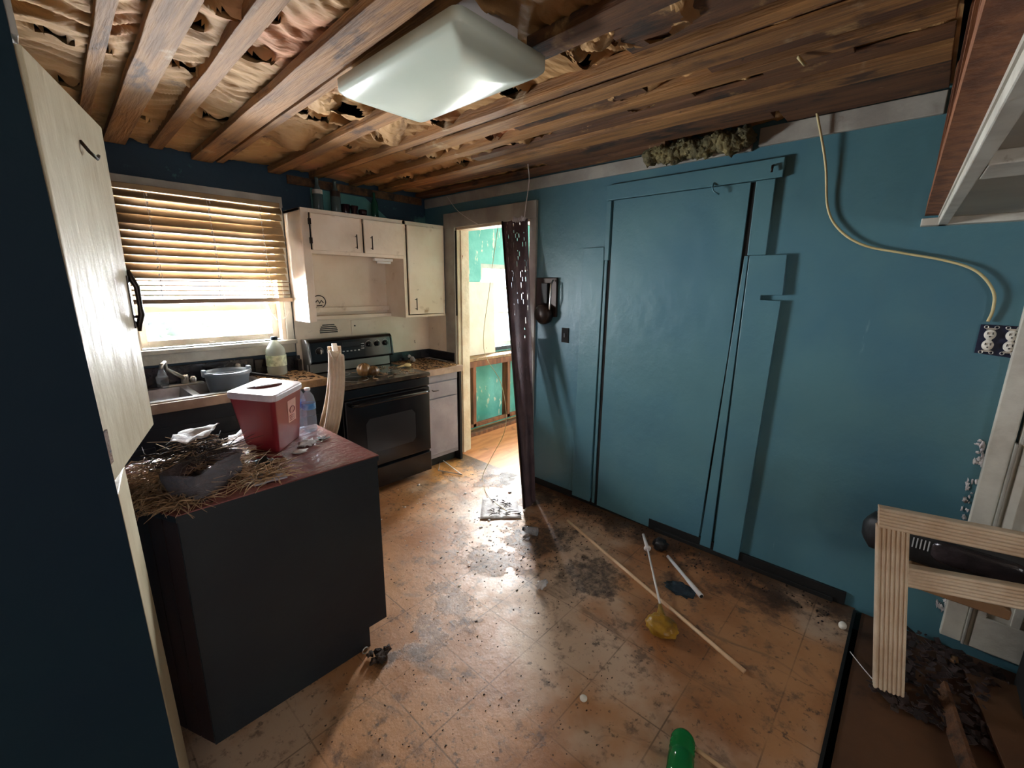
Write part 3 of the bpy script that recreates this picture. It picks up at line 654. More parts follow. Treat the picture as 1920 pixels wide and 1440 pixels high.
# ------------------------------------------------------------------ dropped soffit at top right (y < -3.57)
sf = thing('soffit', 'low white-battened grey soffit with raw studs on its open side', 'soffit', (-.052, -3.55, 1.9))
m_sof = mat('grey_soffit_panel', (188, 182, 166), (164, 158, 148), 2, rough=.5)
MB().box(-2.05, -.0, -5.2, -3.60, 1.925, 1.94).build('panel', m_sof, sf)
for (x0, x1, y0, y1) in ((-2.05, 0, -3.633, -3.603), (-1.23, -1.06, -5.2, -3.633), (-.06, 0, -5.2, -3.548), (-2.05, -1.96, -5.2, -3.633)):
    MB().box(x0, x1, y0, y1, 1.895, 1.925).build('batten', m_white, sf, .003)
MB().box(-2.05, -.002, -3.602, -3.556, 1.94, 2.0).build('bottom_plate', m_rawwood, sf)
for x in (-.30, -.75, -1.2, -1.65):
    MB().box(x, x+.05, -3.61, -3.558, 2.0, 2.43).build('stud', m_rawwood, sf)
MB().box(-2.05, -.002, -3.64, -3.612, 1.94, 2.43).build('inner_board', m_wood2, sf)
sf.rotation_euler.z = math.radians(1.6)

# ------------------------------------------------------------------ white panelled door on the right wall
wd = thing('door_2', None, None, (0, -4.4, 0)); wd['kind'] = 'structure'
MB().box(-.035, 0, -3.905, -3.975, .06, 1.89).build('door_casing', m_white, wd, .004)
MB().box(-.050, -.0, -3.975, -3.985, .06, 1.02).box(-.050, 0, -3.99, -4.02, 1.02, 1.89).build('door_edge', m_greytrim, wd, .003)
MB().box(-.030, 0, -3.985, -4.85, .05, 1.89).build('door_leaf', m_white, wd, .004)
rp = MB(); rp.box(-.042, -.03, -4.00, -4.85, .93, 1.04).box(-.042, -.03, -4.00, -4.85, .06, .22).box(-.042, -.03, -4.00, -4.03, .22, .93).box(-.042, -.03, -4.10, -4.13, .22, .93).box(-.042, -.03, -4.00, -4.04, 1.04, 1.89)
rp.build('raised_rails', m_white, wd, .003)
MB().tube([(-.036, -4.04, .98), (-.036, -4.08, .98), (-.036, -4.075, .90)], .006, 6).build('hinge_mark', m_bronze, wd)

pe_ = MB()
for k in range(90):
    z_ = R.uniform(.15, 1.0); pe_.blob((-.004, -3.885+R.uniform(-.02, .012), z_), (.0018, R.uniform(.002, .007), R.uniform(.004, .014)), .9, 2, k, 5)
tag(pe_.build('peeling_plaster', m_pap), 'ragged white plaster crumbs along the edge of the white panelled door', 'plaster', kind='stuff')
# ------------------------------------------------------------------ sink counter
cb = thing('base_cabinet', 'navy base cabinet under the sink counter', 'cabinet', (-1.8, -.25, 0))
MB().box(-2.85, -1.285, -.48, -.002, .08, .80).box(-2.85, -1.285, -.48, -.462, .80, .918).box(-2.85, -2.83, -.46, -.002, .80, .918).box(-1.62, -1.285, -.46, -.002, .80, .918).build('body', m_navycab, cb, .003); MB().box(-2.85, -1.285, -.42, 0, 0, .08).build('toe_kick', m_black, cb)
for x0, x1 in ((-2.82, -2.32), (-2.30, -1.80), (-1.78, -1.30)):
    d = MB().box(x0, x1, -.498, -.48, .14, .70).build('door', m_navycab, cb, .003); MB().tube([(x1-.04, -.498, .60), (x1-.04, -.52, .60), (x1-.04, -.52, .52), (x1-.04, -.498, .52)], .004, 6).build('handle', m_bronze, d)
kt = thing('countertop', 'worn sink countertop with plywood showing beside the range', 'countertop', (-1.8, -.27, .92))
SX0, SX1 = -2.50, -1.66
k1 = MB(); k1.box(-2.85, SX0, -.52, -.0, .92, .955).box(SX1, -1.285, -.49, -.0, .92, .955).box(SX0, SX1, -.52, -.47, .92, .955).box(SX0, SX1, -.07, 0, .92, .955)
k1.build('slab', m_ctop, kt)
MB().box(-2.85, -1.60, -.535, -.52, .90, .957).build('front_edge', m_cedge, kt, .002)
MB().box(-1.60, -1.285, -.505, -.49, .905, .957).build('front_edge', m_ctop, kt, .002)
MB().box(-2.85, -1.62, -.022, 0, .955, 1.085).build('backsplash', m_backsplash, kt, .003)
MB().box(-1.615, -1.285, -.026, 0, .955, 1.07).build('backsplash', m_backsplash, kt, .003)
sk = thing('kitchen_sink', 'stainless double-bowl sink set in the counter below the window', 'sink', ((SX0+SX1)/2, -.28, .82))
def bowl(mb, x0, x1, y0, y1, zt, zb_):
    i_ = .03
    a = [(x0, y0, zt), (x1, y0, zt), (x1, y1, zt), (x0, y1, zt), (x0+i_, y0+i_, zb_), (x1-i_, y0+i_, zb_), (x1-i_, y1-i_, zb_), (x0+i_, y1-i_, zb_)]
    mb.add(a, [(0, 4, 5, 1), (1, 5, 6, 2), (2, 6, 7, 3), (3, 7, 4, 0), (4, 7, 6, 5)])
xm0, xm1 = -2.10, -2.06
rim = MB(); zr = .958
rim.box(SX0-.01, SX1+.01, -.50, -.455, zr-.004, zr+.004).box(SX0-.01, SX1+.01, -.12, -.06, zr-.004, zr+.004).box(SX0-.01, SX0+.03, -.455, -.12, zr-.004, zr+.004).box(SX1-.03, SX1+.01, -.455, -.12, zr-.004, zr+.004).box(xm0, xm1, -.455, -.12, zr-.004, zr+.004)
rim.build('rim', m_sink, sk, .002)
for a, b_ in ((SX0+.03, xm0), (xm1, SX1-.03)):
    q = MB(); bowl(q, a, b_, -.455, -.12, zr, .825); o = q.build('bowl', m_sink, sk); MB().lathe([(.03, 0), (.035, .004)], ((a+b_)/2, -.29, .827), 16).build('drain', m_chrome, o)
fx, fy = -2.06, -.085
fc = thing('faucet', 'tarnished chrome kitchen faucet with a long spout raised over the sink', 'faucet', (fx, fy, .962))
MB().box(fx-.13, fx+.10, fy-.025, fy+.025, .962, .974).build('deck_plate', m_chrome, fc, .004)
MB().lathe([(.024, 0), (.022, .05), (.018, .06)], (fx, fy, .97), 16).build('body', m_chrome, fc)
sp_end = Vector((-2.195, -.25, 1.135))
MB().tube([(fx, fy, 1.005), (fx-.05, fy-.06, 1.05), (fx-.11, fy-.13, 1.10), sp_end+Vector((.02, .02, .01)), sp_end, sp_end+Vector((-.006, -.006, -.025))], [.013, .012, .011, .011, .011, .012], 12).build('spout', m_chrome, fc)
MB().lathe([(.022, -.045), (.024, -.03), (.013, 0)], sp_end+Vector((-.006, -.008, -.03)), 16).build('spray_head', m_clear, fc)
MB().lathe([(.016, 0), (.02, .03), (.012, .045)], (fx+.045, fy, .97), 12).build('handle', m_chrome, fc)
sd = thing('drinking_glass', 'small clear tumbler standing behind the sink under the faucet spout', 'glass', (-2.18, -.10, .962))
MB().lathe([(.026, 0), (.03, .004), (.033, .075), (.030, .078)], (-2.18, -.10, .962), 20).build('cup', m_clear, sd)
bkp = Vector((-1.86, -.27, .831))
bk = thing('bucket', 'grey plastic bucket standing in the right-hand bowl of the sink', 'bucket', bkp)
MB().lathe([(.09, 0), (.095, .005), (.128, .20), (.136, .205), (.136, .225), (.128, .228), (.124, .20), (.088, .012)], bkp, 36, cap=False).add([], []).build('shell', m_bucket, bk)
MB().lathe([(.09, .004), (.09, .010)], bkp, 36).build('base', m_bucket, bk)
MB().tube([bkp+Vector((.134*math.cos(a), .134*math.sin(a), .222+.014*math.sin((a-PI)*1.0))) for a in [PI*1.0+PI*k/16 for k in range(17)]], .004, 6).build('handle', m_bucket, bk)
for sx in (-1, 1): MB().box(bkp.x+sx*.13-.012, bkp.x+sx*.13+.012, bkp.y-.02, bkp.y+.02, bkp.z+.20, bkp.z+.245).build('ear', m_bucket, bk, .004)
jg = at(519, 696, 'z', .917); jg = Vector((-1.49, -.105, .9565))
jt = thing('water_jug', 'square-shouldered clear water jug with dark cap beneath the window', 'jug', jg)
MB().lathe([(.062, 0), (.068, .01), (.068, .17), (.062, .20), (.03, .245), (.022, .25), (.022, .265)], jg, 28).build('body', m_jug, jt)
MB().lathe([(.024, .262), (.024, .282), (.020, .285)], jg, 16).build('cap', m_bluecloth, jt)
MB().lathe([(.0695, .07), (.0695, .15)], jg, 28, cap=False).build('label', mat('jug_label', (214, 220, 190), (140, 150, 120), 26, rough=.5), jt)
pn = thing('frying_pan_handle', 'dark utensil handle pointing out over the counter beside the bucket', 'utensil', (-1.68, -.3, .97))
MB().tube([(-1.73, -.25, 1.02), (-1.60, -.33, .99), (-1.52, -.40, .975)], [.010, .009, .006], 8).build('grip', m_black, pn)
MB().tube([(-1.80, -.20, 1.03), (-1.73, -.25, 1.02)], .006, 8).build('shank', m_chrome, pn)
tag(MB().lathe([(.018, 0), (.02, .02), (.010, .03)], (-1.73, -.035, 1.03), 12).build('sink_stopper', m_chrome), 'small chrome plug resting against the black backsplash', 'stopper')
tag(MB().box(-1.335, -1.30, -.10, -.03, .957, 1.05).build('dark_jar', m_bronze, None, .008), 'dark little jar in the gap left of the range', 'jar')

# ------------------------------------------------------------------ range
RX0, RX1, RY = -1.268, -.508, -.675
rg = thing('electric_range', 'black freestanding electric range with dirty glass cooktop', 'range', ((RX0+RX1)/2, -.35, 0))
MB().box(RX0, RX1, RY+.03, -.03, .05, .885).build('body', m_range, rg, .004)
MB().box(RX0-.003, RX1+.003, RY-.004, -.05, .885, .918).build('cooktop', m_cooktop, rg, .006)
dr = MB().box(RX0+.006, RX1-.006, RY, RY+.035, .245, .80).build('oven_door', m_range, rg, .008)
MB().prism([(RX0+.16+.03, 0, .36), (RX1-.16-.03, 0, .36), (RX1-.16, 0, .39), (RX1-.16, 0, .60), (RX1-.19, 0, .635), (RX0+.19, 0, .635), (RX0+.16, 0, .60), (RX0+.16, 0, .39)], (0, -.003, 0)).build('window', m_rangeglass, dr).location.y = RY
hn = MB(); hn.tube([(RX0+.05, RY, .765), (RX0+.05, RY-.04, .768), (RX0+.09, RY-.052, .77), (RX1-.09, RY-.052, .77), (RX1-.05, RY-.04, .768), (RX1-.05, RY, .765)], .013, 10); hn.build('handle', m_range, dr)
MB().box(RX0+.004, RX1-.004, RY+.004, RY+.03, .81, .878).build('front_band', m_range, rg, .004)
MB().box(RX0+.006, RX1-.006, RY+.002, RY+.035, .055, .225).build('storage_drawer', m_range, rg, .006)
# backguard: slanted panel
gpz = [(0, -.135, 1.00), (0, -.15, 1.015), (0, -.125, 1.175), (0, -.105, 1.195), (0, -.03, 1.195), (0, -.03, .918), (0, -.10, .918), (0, -.10, 1.0)]
MB().prism([(RX0+.015, y, z) for _, y, z in gpz], (RX1-RX0-.03, 0, 0)).build('backguard', m_range, rg, .008)
MB().prism([(RX0, y, z) for _, y, z in gpz], (.015, 0, 0)).build('end_cap', m_rangeside, rg, .004)
MB().prism([(RX1-.015, y, z) for _, y, z in gpz], (.015, 0, 0)).build('end_cap', m_range, rg, .004)
MB().box(RX0+.02, RX1-.02, -.104, -.099, .925, .995).build('lower_band', m_rangeside, rg)
nd = Vector((0, -.16, .025)).normalized()
def knob(x, z, r=.021):
    y = -.15+(z-1.015)*.156
    o = MB().lathe([(r*1.05, 0), (r, .004), (r*.86, .022), (r*.7, .026)], (x, y, z), 20, 1, disc_M((0, -1, .15))).build('knob', m_knob, rg)
    MB().box(x-.003, x+.003, y-.034, y-.024, z-r*.8, z+r*.8).build('grip', m_print if x < -.9 else m_knob, o)
    rr = MB(); rr.tube([(x+r*1.5*math.cos(a*PI/8), y-.002, z+r*1.5*math.sin(a*PI/8)) for a in range(16)], .0012, 4, True); rr.build('dial_marks', m_print, o)
for x in (-1.175, -1.085): knob(x, 1.10)
for x in (-.745, -.665, -.585): knob(x, 1.12)
MB().box(-.985, -.83, -.142, -.128, 1.115, 1.155).build('display', m_rangeglass, rg, .002)
for k in range(5): MB().box(-.985+k*.034, -.985+k*.034+.014, -.147, -.13, 1.078, 1.086).build('button', m_print, rg)
for k in range(3):
    for q in range(2): MB().box(-.815+q*.014, -.815+q*.014+.008, -.1445, -.13, 1.09+k*.02, 1.096+k*.02).build('button', m_print, rg)
for x, y, r_ in ((-1.08, -.50, .10), (-.70, -.50, .085), (-1.08, -.25, .08), (-.70, -.25, .10)):
    MB().tube([(x+r_*math.cos(a*PI/16), y+r_*math.sin(a*PI/16), .9185) for a in range(32)], .001, 4, True).build('burner_ring', m_rangeside, rg)
# things on the cooktop
gq = Vector((-.985, -.47, .918))
gd = thing('ribbed_gourd', 'brown ribbed gourd lying on the cooktop behind the chair post', 'gourd', gq)
gm = MB()
for cx, cy, r_ in ((.0, .0, .055), (.065, -.03, .042)):
    vs = []; fs = []; S, K = 32, 12
    for i in range(K+1):
        ph_ = PI*i/K
        for k in range(S):
            a = 2*PI*k/S; rr = r_*(1+.07*math.cos(8*a))
            vs.append(gq+Vector((cx+rr*math.sin(ph_)*math.cos(a), cy+rr*math.sin(ph_)*math.sin(a)*.95, r_+rr*math.cos(ph_)*.92)))
    for i in range(K):
        for k in range(S): fs.append((i*S+k, (i+1)*S+k, (i+1)*S+(k+1) % S, i*S+(k+1) % S))
    gm.add(vs, fs, True)
gm.build('body', m_gourd, gd); MB().tube([gq+Vector((.10, -.05, .03)), gq+Vector((.13, -.07, .012)), gq+Vector((.16, -.08, .01))], .005, 6).build('stalk', m_straw, gd)
spn = at(764, 686, 'z', .93)
sn = thing('scoop', 'small pale yellow round scoop lying at the range edge', 'scoop', (spn.x, spn.y, .918))
MB().blob((spn.x, spn.y, .937), (.034, .034, .017), 0, 3).build('head', mat('pale_yellow_plastic', (228, 206, 150), None, rough=.4), sn)
MB().tube([(spn.x-.03, spn.y+.005, .935), (spn.x-.09, spn.y+.02, .928)], [.009, .006], 8).build('handle', bpy.data.materials['pale_yellow_plastic'], sn)
deb = MB()
for k in range(90):
    x, y = R.uniform(RX0+.3, RX1-.02), R.uniform(-.64, -.2)
    a = R.uniform(0, PI); l_ = R.uniform(.01, .05); deb.bar((x, y, .9205), (x+l_*math.cos(a), y+l_*math.sin(a), .9215), (0, 0, .003), (R.uniform(.002, .006), .002, 0))
tag(deb.build('cooktop_crumbs', m_straw), 'dry twigs and crumbs strewn over the cooktop', 'debris', kind='stuff')

# ------------------------------------------------------------------ small right base cabinet
rc = thing('base_cabinet', 'small grey-violet drawer cabinet between the range and the doorway', 'cabinet', (-.3, -.3, 0))
GX0, GX1, GY = -.498, -.12, -.585
MB().box(GX0, GX1, GY+.02, -.016, .09, .875).build('body', m_greycab, rc, .002); MB().box(GX0, GX1, GY+.07, -.01, 0, .09).build('toe_kick', m_black, rc)
MB().box(GX0+.01, GX1-.01, GY+.006, GY+.02, .80, .865).build('top_rail', m_greycab, rc, .002)
d1_ = MB().box(GX0+.01, GX1-.02, GY+.002, GY+.02, .655, .79).build('drawer', m_greycab, rc, .003)
MB().tube([(-.42, GY+.002, .73), (-.42, GY-.015, .725), (-.36, GY-.015, .72), (-.36, GY+.002, .72)], .004, 6).build('handle', m_bronze, d1_)
MB().box(GX0+.01, GX1-.02, GY+.002, GY+.02, .13, .645).build('door', m_greycab, rc, .003)
MB().box(-.11, -.085, GY, -.02, 0, .87).build('end_gap_shade', m_dark, rc)  # dark filler standing in for the shaded gap beside the jamb
kr = thing('countertop', 'short dirty countertop with black splash, right of the range', 'countertop', (-.3, -.3, .875))
MB().box(GX0, -.085, GY-.01, -.014, .877, .915).build('slab', m_ctop, kr, .002)
MB().box(GX0, -.085, GY-.022, GY-.01, .862, .917).build('front_edge', m_cedge, kr, .002)
MB().box(GX0, -.012, -.03, -.014, .915, 1.0).box(-.03, -.014, -.42, -.03, .915, 1.0).build('backsplash', m_backsplash, kr, .003)
lcr = MB()
for k in range(5): lcr.blob((-.30+R.uniform(-.02, .02), -.12+R.uniform(-.02, .02), .925+.01*k), (.014, .010, .012), .6, 2, k)
tag(lcr.build('crumpled_wrapper', m_pap), 'crumpled white wrapper on the short countertop by the splash', 'wrapper')
dbs = MB()
for k in range(160):
    x, y = R.uniform(GX0+.02, -.1), R.uniform(-.57, -.05); a = R.uniform(0, PI); l_ = R.uniform(.006, .03); dbs.bar((x, y, .917), (x+l_*math.cos(a), y+l_*math.sin(a), .918), (0, 0, .004), (R.uniform(.003, .010), .003, 0))
tag(dbs.build('countertop_dirt', m_clump), 'dark dirt flakes covering the short countertop', 'dirt', kind='stuff')
dbl = MB()
for k in range(150):
    x, y = R.uniform(-1.64, -1.29), R.uniform(-.47, -.05); a = R.uniform(0, PI); l_ = R.uniform(.006, .03); dbl.bar((x, y, .957), (x+l_*math.cos(a), y+l_*math.sin(a), .958), (0, 0, .003), (R.uniform(.003, .008), .003, 0))
tag(dbl.build('countertop_flakes', m_clump), 'dark flakes on the plywood part of the sink counter', 'dirt', kind='stuff')

# wall details behind the range
vt = thing('wall_vent', 'round black slotted vent in the cream wall above the range backguard', 'vent', (-1.06, -.013, 1.25))
for k in range(5):
    h = .075*math.sqrt(max(0, 1-((k-.6)*.22)**2)); MB().box(-1.03-h, -1.03+h, -.02, -.012, 1.235+k*.015-.004, 1.235+k*.015+.004).build('louvre', m_black, vt)
ep = thing('wall_plate', 'cream square access plate on the wall above the range', 'wall plate', (-.8, -.013, 1.24))
MB().box(-.83, -.64, -.018, -.012, 1.15, 1.325).build('cover', m_cream, ep, .002); MB().lathe([(.006, 0), (.006, .006)], (-.80, -.018, 1.275), 10, 1, disc_M((0, -1, 0))).build('screw', m_bronze, ep)

# ------------------------------------------------------------------ upper cabinets
uc = thing('wall_cabinet', 'cream wall cabinet with two small doors over an open niche and one tall door', 'cabinet', (-.67, -.15, 1.34))
UX0, UX1, UZ0, UZ1, UY = -1.300, -.03, 1.345, 2.15, -.29
nx1 = -.47
b_ = MB(); b_.box(UX0, UX0+.018, UY, 0, UZ0, UZ1).box(UX1-.018, UX1, UY, 0, UZ0, UZ1).box(UX0, UX1, UY, 0, UZ1-.02, UZ1)
b_.box(UX0+.018, nx1, UY, 0, 1.855, 1.87).box(nx1, nx1+.018, UY, 0, UZ0, UZ1-.02).box(nx1+.018, UX1, UY, 0, UZ0, UZ0+.018).box(UX0+.018, nx1, -.016, -.0125, UZ0+.03, 1.855).box(nx1, UX1, -.012, 0, UZ0, UZ1)
b_.build('carcass', m_cream, uc, .002)
ff = MB(); ff.box(UX0, UX0+.055, UY-.015, UY, UZ0, UZ1).box(nx1-.0, nx1+.03, UY-.015, UY, UZ0, UZ1).box(UX1-.02, UX1, UY-.015, UY, UZ0, UZ1).box(UX0+.055, UX1-.02, UY-.015, UY, UZ1-.03, UZ1).box(UX0+.055, nx1, UY-.015, UY, 1.84, 1.868).box(-.855, -.835, UY-.015, UY, 1.868, UZ1-.03).box(nx1+.03, UX1-.02, UY-.015, UY, UZ0, UZ0+.02)
ff.build('face_frame', m_cream, uc, .002)
def cabdoor(x0, x1, z0, z1, hx, hz0, hz1):
    d = MB().box(x0, x1, UY-.030, UY-.015, z0, z1).build('door', m_cream, uc, .003)
    MB().tube([(hx, UY-.055, hz0-.012), (hx, UY-.055, hz1+.012)], .0045, 8).tube([(hx, UY-.03, hz0), (hx, UY-.055, hz0)], .003, 6).tube([(hx, UY-.03, hz1), (hx, UY-.055, hz1)], .003, 6).build('handle', m_bronze, d)
    return d
d1 = cabdoor(-1.238, -.862, 1.865, 2.118, -.905, 1.905, 1.985); d2 = cabdoor(-.828, -.472, 1.865, 2.118, -.775, 1.905, 1.985); d3 = cabdoor(-.432, -.055, 1.372, 2.118, -.375, 1.42, 1.50)
for zz in (1.93, 2.06): MB().box(-1.252, -1.236, UY-.034, UY-.015, zz-.02, zz+.02).build('hinge', m_bronze, d1)
MB().box(UX0+.055, nx1, -.05, -.0165, 1.40, 1.44).box(UX0+.055, nx1, -.08, -.0165, UZ0+.0, 1.375).build('back_rail', m_cream, uc, .002)
MB().box(-.72, -.55, UY+.02, UY+.05, 1.815, 1.835).box(-.70, -.57, UY+.02, UY+.03, 1.795, 1.812).build('hood_bracket', m_whitep, uc)
em = MB(); ex, ez = -1.093, 1.484
em.tube([(ex+.055*math.cos(a*PI/12), -.018, ez+.05*math.sin(a*PI/12)) for a in range(24)], .0035, 5, True)
em.tube([(ex-.03, -.018, ez-.005), (ex-.01, -.018, ez+.015), (ex+.005, -.018, ez-.012), (ex+.02, -.018, ez+.012), (ex+.035, -.018, ez-.008)], .0045, 5).tube([(ex-.02, -.018, ez-.03), (ex+.025, -.018, ez-.027)], .004, 5)
em.build('oval_badge', m_black, uc)
# bottles and glasses on top
def bottle(u, v, h, r_, m, label, name='glass_bottle', cat='bottle', prof=None, y=-.20):
    p = at(u, v, 'y', y); p = Vector((p.x, y, UZ1+.001))
    t = thing(name, label, cat, p)
    pr = prof or [(r_*.9, 0), (r_, .01), (r_, h*.52), (r_*.8, h*.64), (r_*.38, h*.78), (r_*.36, h*.95), (r_*.42, h*.96), (r_*.42, h)]
    MB().lathe(pr, p, 20).build('body', m, t); return t, p
t, p = bottle(597, 385, .235, .035, m_jar, 'clear glass bottle on the wall cabinet nearest the window'); MB().lathe([(.036, .12), (.036, .15)], p, 20, cap=False).build('label', m_greytrim, t)
t, p = bottle(630, 385, .235, .036, m_jar, 'clear glass bottle standing second from the window on the wall cabinet'); MB().lathe([(.037, .12), (.037, .16)], p, 20, cap=False).build('label', m_bronze, t)
bottle(703, 400, .20, .028, m_greenglass, 'slim green glass bottle alone on the wall cabinet')
gl = [(.026, 0), (.028, .01), (.022, .03), (.034, .07), (.032, .075)]
bottle(648, 393, .08, .03, m_darkglass, 'dark purple tumbler on the wall cabinet beside the second clear bottle', 'tumbler', 'glass', [(.028, 0), (.03, .005), (.035, .075), (.033, .077)])
bottle(664, 395, .09, .03, m_darkglass, 'dark footed goblet in the middle of the glassware on the wall cabinet', 'goblet', 'glass', gl)
bottle(680, 399, .06, .028, m_darkglass, 'low dark glass dish on the wall cabinet next to the green bottle', 'glass_dish', 'glass', [(.02, 0), (.032, .02), (.034, .05), (.03, .055)])

# ------------------------------------------------------------------ peninsula cabinet
PX0, PX1, PYf, PYb = -2.475, -1.77, -1.985, -1.36
pn = thing('island_cabinet', 'black-sided base cabinet with glossy red-brown top standing across the kitchen', 'cabinet', (-2.1, -1.67, 0))
MB().prism([(PX1, PYf+.003, .10), (PX1-.09, PYf+.003, .10), (PX1-.09, PYf+.003, 0), (PX0, PYf+.003, 0), (PX0, PYf+.003, .885), (PX1, PYf+.003, .885)], (0, .02, 0)).build('side_panel', m_penin, pn, .002)
MB().box(PX0+.002, PX1-.09, PYf+.025, PYb, .0, .10).box(PX0+.002, PX1-.02, PYf+.025, PYb, .10, .885).build('body', m_peninside, pn)
for k, (y0, y1) in enumerate(((PYf+.03, -1.69), (-1.68, PYb))):
    o = MB().box(PX1-.02, PX1, y0, y1, .12, .86).build('door', m_penin, pn, .003); MB().lathe([(.012, 0), (.014, .02)], (PX1, y0+.05 if k else y1-.05, .75), 12, 1, disc_M((1, 0, 0))).build('knob', m_bronze, o)
cham = [(PX0-.004, PYf-.004), (PX1+.004, PYf-.004), (PX1+.004, PYb-.01), (-2.60, PYb-.01), (-2.60, -1.69)]
MB().prism([(x, y, .887) for x, y in cham], (0, 0, .021)).build('top_core', m_penin, pn, .001)
MB().prism([(x, y, .9085) for x, y in cham], (0, 0, .0045)).build('top', m_tabletop, pn, .001)
sb = MB(); pa = Vector((PX0, PYf+.01, 0)); pb = Vector((-2.585, -1.70, 0))
for k in range(4):
    a = pa.lerp(pb, k/4+.01); b2 = pa.lerp(pb, (k+1)/4-.01); nv = Vector((pb.y-pa.y, -(pb.x-pa.x), 0)).normalized()*-.012
    sb.prism([a, b2, b2+Vector((0, 0, .885)), a+Vector((0, 0, .885))], -nv)
sb.build('end_boards', m_peninside, pn)
TZ = .914
# red container
rp_ = [at(455, 852, 'z', TZ), at(519, 857, 'z', TZ), at(561, 816, 'z', TZ)]
ctr = Vector((-2.015, -1.50, TZ)); ang = math.atan2(-1.60+1.50+.0, .10)
rb = thing('sharps_container', 'dark red plastic disposal container with a pale lid on the island cabinet', 'container', (-2.01, -1.53, TZ))
bq = [Vector((-2.135, -1.515, TZ)), Vector((-2.055, -1.665, TZ)), Vector((-1.895, -1.50, TZ)), Vector((-1.975, -1.38, TZ))]
tq = [Vector((-2.185, -1.53, TZ+.26)), Vector((-2.075, -1.735, TZ+.26)), Vector((-1.885, -1.545, TZ+.26)), Vector((-1.985, -1.33, TZ+.26))]
def rounded(q, r_, n=5):
    out = []
    for i in range(4):
        p0, p1, p2 = q[i-1], q[i], q[(i+1) % 4]; a = (p0-p1).normalized()*r_; b2 = (p2-p1).normalized()*r_
        for k in range(n+1):
            t = k/n; out.append((p1+a)*(1-t)**2+p1*2*t*(1-t)+(p1+b2)*t*t)
    return out
def loft(rings, cap=True):
    n = len(rings[0]); vs = [v for g_ in rings for v in g_]; fs = []
    for i in range(len(rings)-1):
        for k in range(n): fs.append((i*n+k, i*n+(k+1) % n, (i+1)*n+(k+1) % n, (i+1)*n+k))
    if cap: fs += [tuple(reversed(range(n))), tuple(range((len(rings)-1)*n, len(rings)*n))]
    m_ = MB().add(vs, fs, False)
    return m_
def scale_q(q, s_, dz=0):
    c_ = sum(q, Vector())/4; return [c_+(p-c_)*s_+Vector((0, 0, dz)) for p in q]
loft([rounded(bq, .02), rounded([a.lerp(b2, .93) for a, b2 in zip(bq, tq)], .02)]).build('body', m_red, rb, .004)
tl = [a.lerp(b2, .93) for a, b2 in zip(bq, tq)]
lid = loft([rounded(scale_q(tl, 1.06), .035), rounded(scale_q(tl, 1.08, .006), .035), rounded(scale_q(tl, 1.08, .022), .035), rounded(scale_q(tl, 1.04, .028), .035)]).build('lid', m_redlid, rb, .002)
lc = sum(tl, Vector())/4+Vector((0, 0, .028))
MB().lathe([(.072, 0), (.072, .002)], lc+Vector((.0, .02, 0)), 28, .75).build('lid_opening', mat('opening_red', (92, 24, 28), None, rough=.6), lid)
MB().box(lc.x-.045, lc.x+.03, lc.y-.004, lc.y+.022, lc.z+.002, lc.z+.008).build('flap', m_redlid, lid, .003)
# label on the right face (between corners 1 and 2)
def on_face(s_, t_, off=.0015):
    a = bq[1].lerp(bq[2], s_); b2 = tl[1].lerp(tl[2], s_); p = a.lerp(b2, t_); nn = Vector(((bq[2]-bq[1]).y, -(bq[2]-bq[1]).x, 0)).normalized(); return p+nn*off
lab = MB().add([on_face(.46, .44), on_face(.76, .44), on_face(.74, .88), on_face(.44, .88)], [(0, 1, 2, 3)]).build('label', m_label, rb, solid=.001)
lk = MB(); cc = [on_face(.60+.09*math.cos(a*PI/8), .68+.07*math.sin(a*PI/8), .003) for a in range(16)]; lk.tube(cc, .0018, 4, True)
for k in range(4): lk.tube([on_face(.50, .48+.03*k, .003), on_face(.70, .48+.03*k, .003)], .0012, 4)
lk.build('label_marks', m_red, lab)
# water bottles
def water_bottle(p, label):
    t = thing('water_bottle', label, 'water bottle', p)
    pr = [(.026, 0), (.031, .006)]
    for k in range(9): pr += [(.0315, .016+k*.0105), (.029, .021+k*.0105)]
    pr += [(.0315, .115), (.0315, .15), (.026, .175), (.014, .195), (.012, .198), (.012, .205)]
    MB().lathe(pr, p, 24).build('body', m_clear, t)
    MB().lathe([(.0322, .112), (.0322, .142)], p, 24, cap=False).build('label', mat('blue_bottle_label', (70, 130, 190), (150, 190, 220), 20, rough=.4) if not bpy.data.materials.get('blue_bottle_label') else bpy.data.materials['blue_bottle_label'], t)
    MB().lathe([(.0135, .205), (.0135, .217)], p, 16).build('cap', m_whitep, t)
water_bottle(Vector((-1.828, -1.46, TZ)), 'water bottle with blue label at the edge of the island cabinet top')
water_bottle(Vector((-1.845, -1.385, TZ)), 'water bottle half hidden between the red container and another bottle')

# nest in a plastic tub
tb = thing('plastic_tub', 'crumpled smoky plastic tub overflowing with straw on the island cabinet', 'tub', (-2.40, -1.78, TZ))
tp = [Vector((-2.475, -1.86, TZ)), Vector((-2.395, -1.955, TZ)), Vector((-2.235, -1.80, TZ)), Vector((-2.33, -1.68, TZ))]
th_ = [p+Vector((0, 0, .10)) for p in scale_q(tp, 1.10)]
ring = []
for t in (0, .15, .3, .45, .6, .75, .9, 1):
    rr_ = rounded([a.lerp(b2, t) for a, b2 in zip(tp, th_)], .02, 7); rr_ = [q_ for i_ in range(len(rr_)) for q_ in (rr_[i_], (rr_[i_]+rr_[(i_+1) % len(rr_)])/2)]; ring.append([p+Vector((noise.noise(p*18)*.016*min(1, t*3), noise.noise(p*18+Vector((5, 0, 0)))*.016*min(1, t*3), noise.noise(p*20)*.010 if t else 0)) for p in rr_])
o = loft(ring, False); o.build('shell', m_tank, tb, solid=.0012)
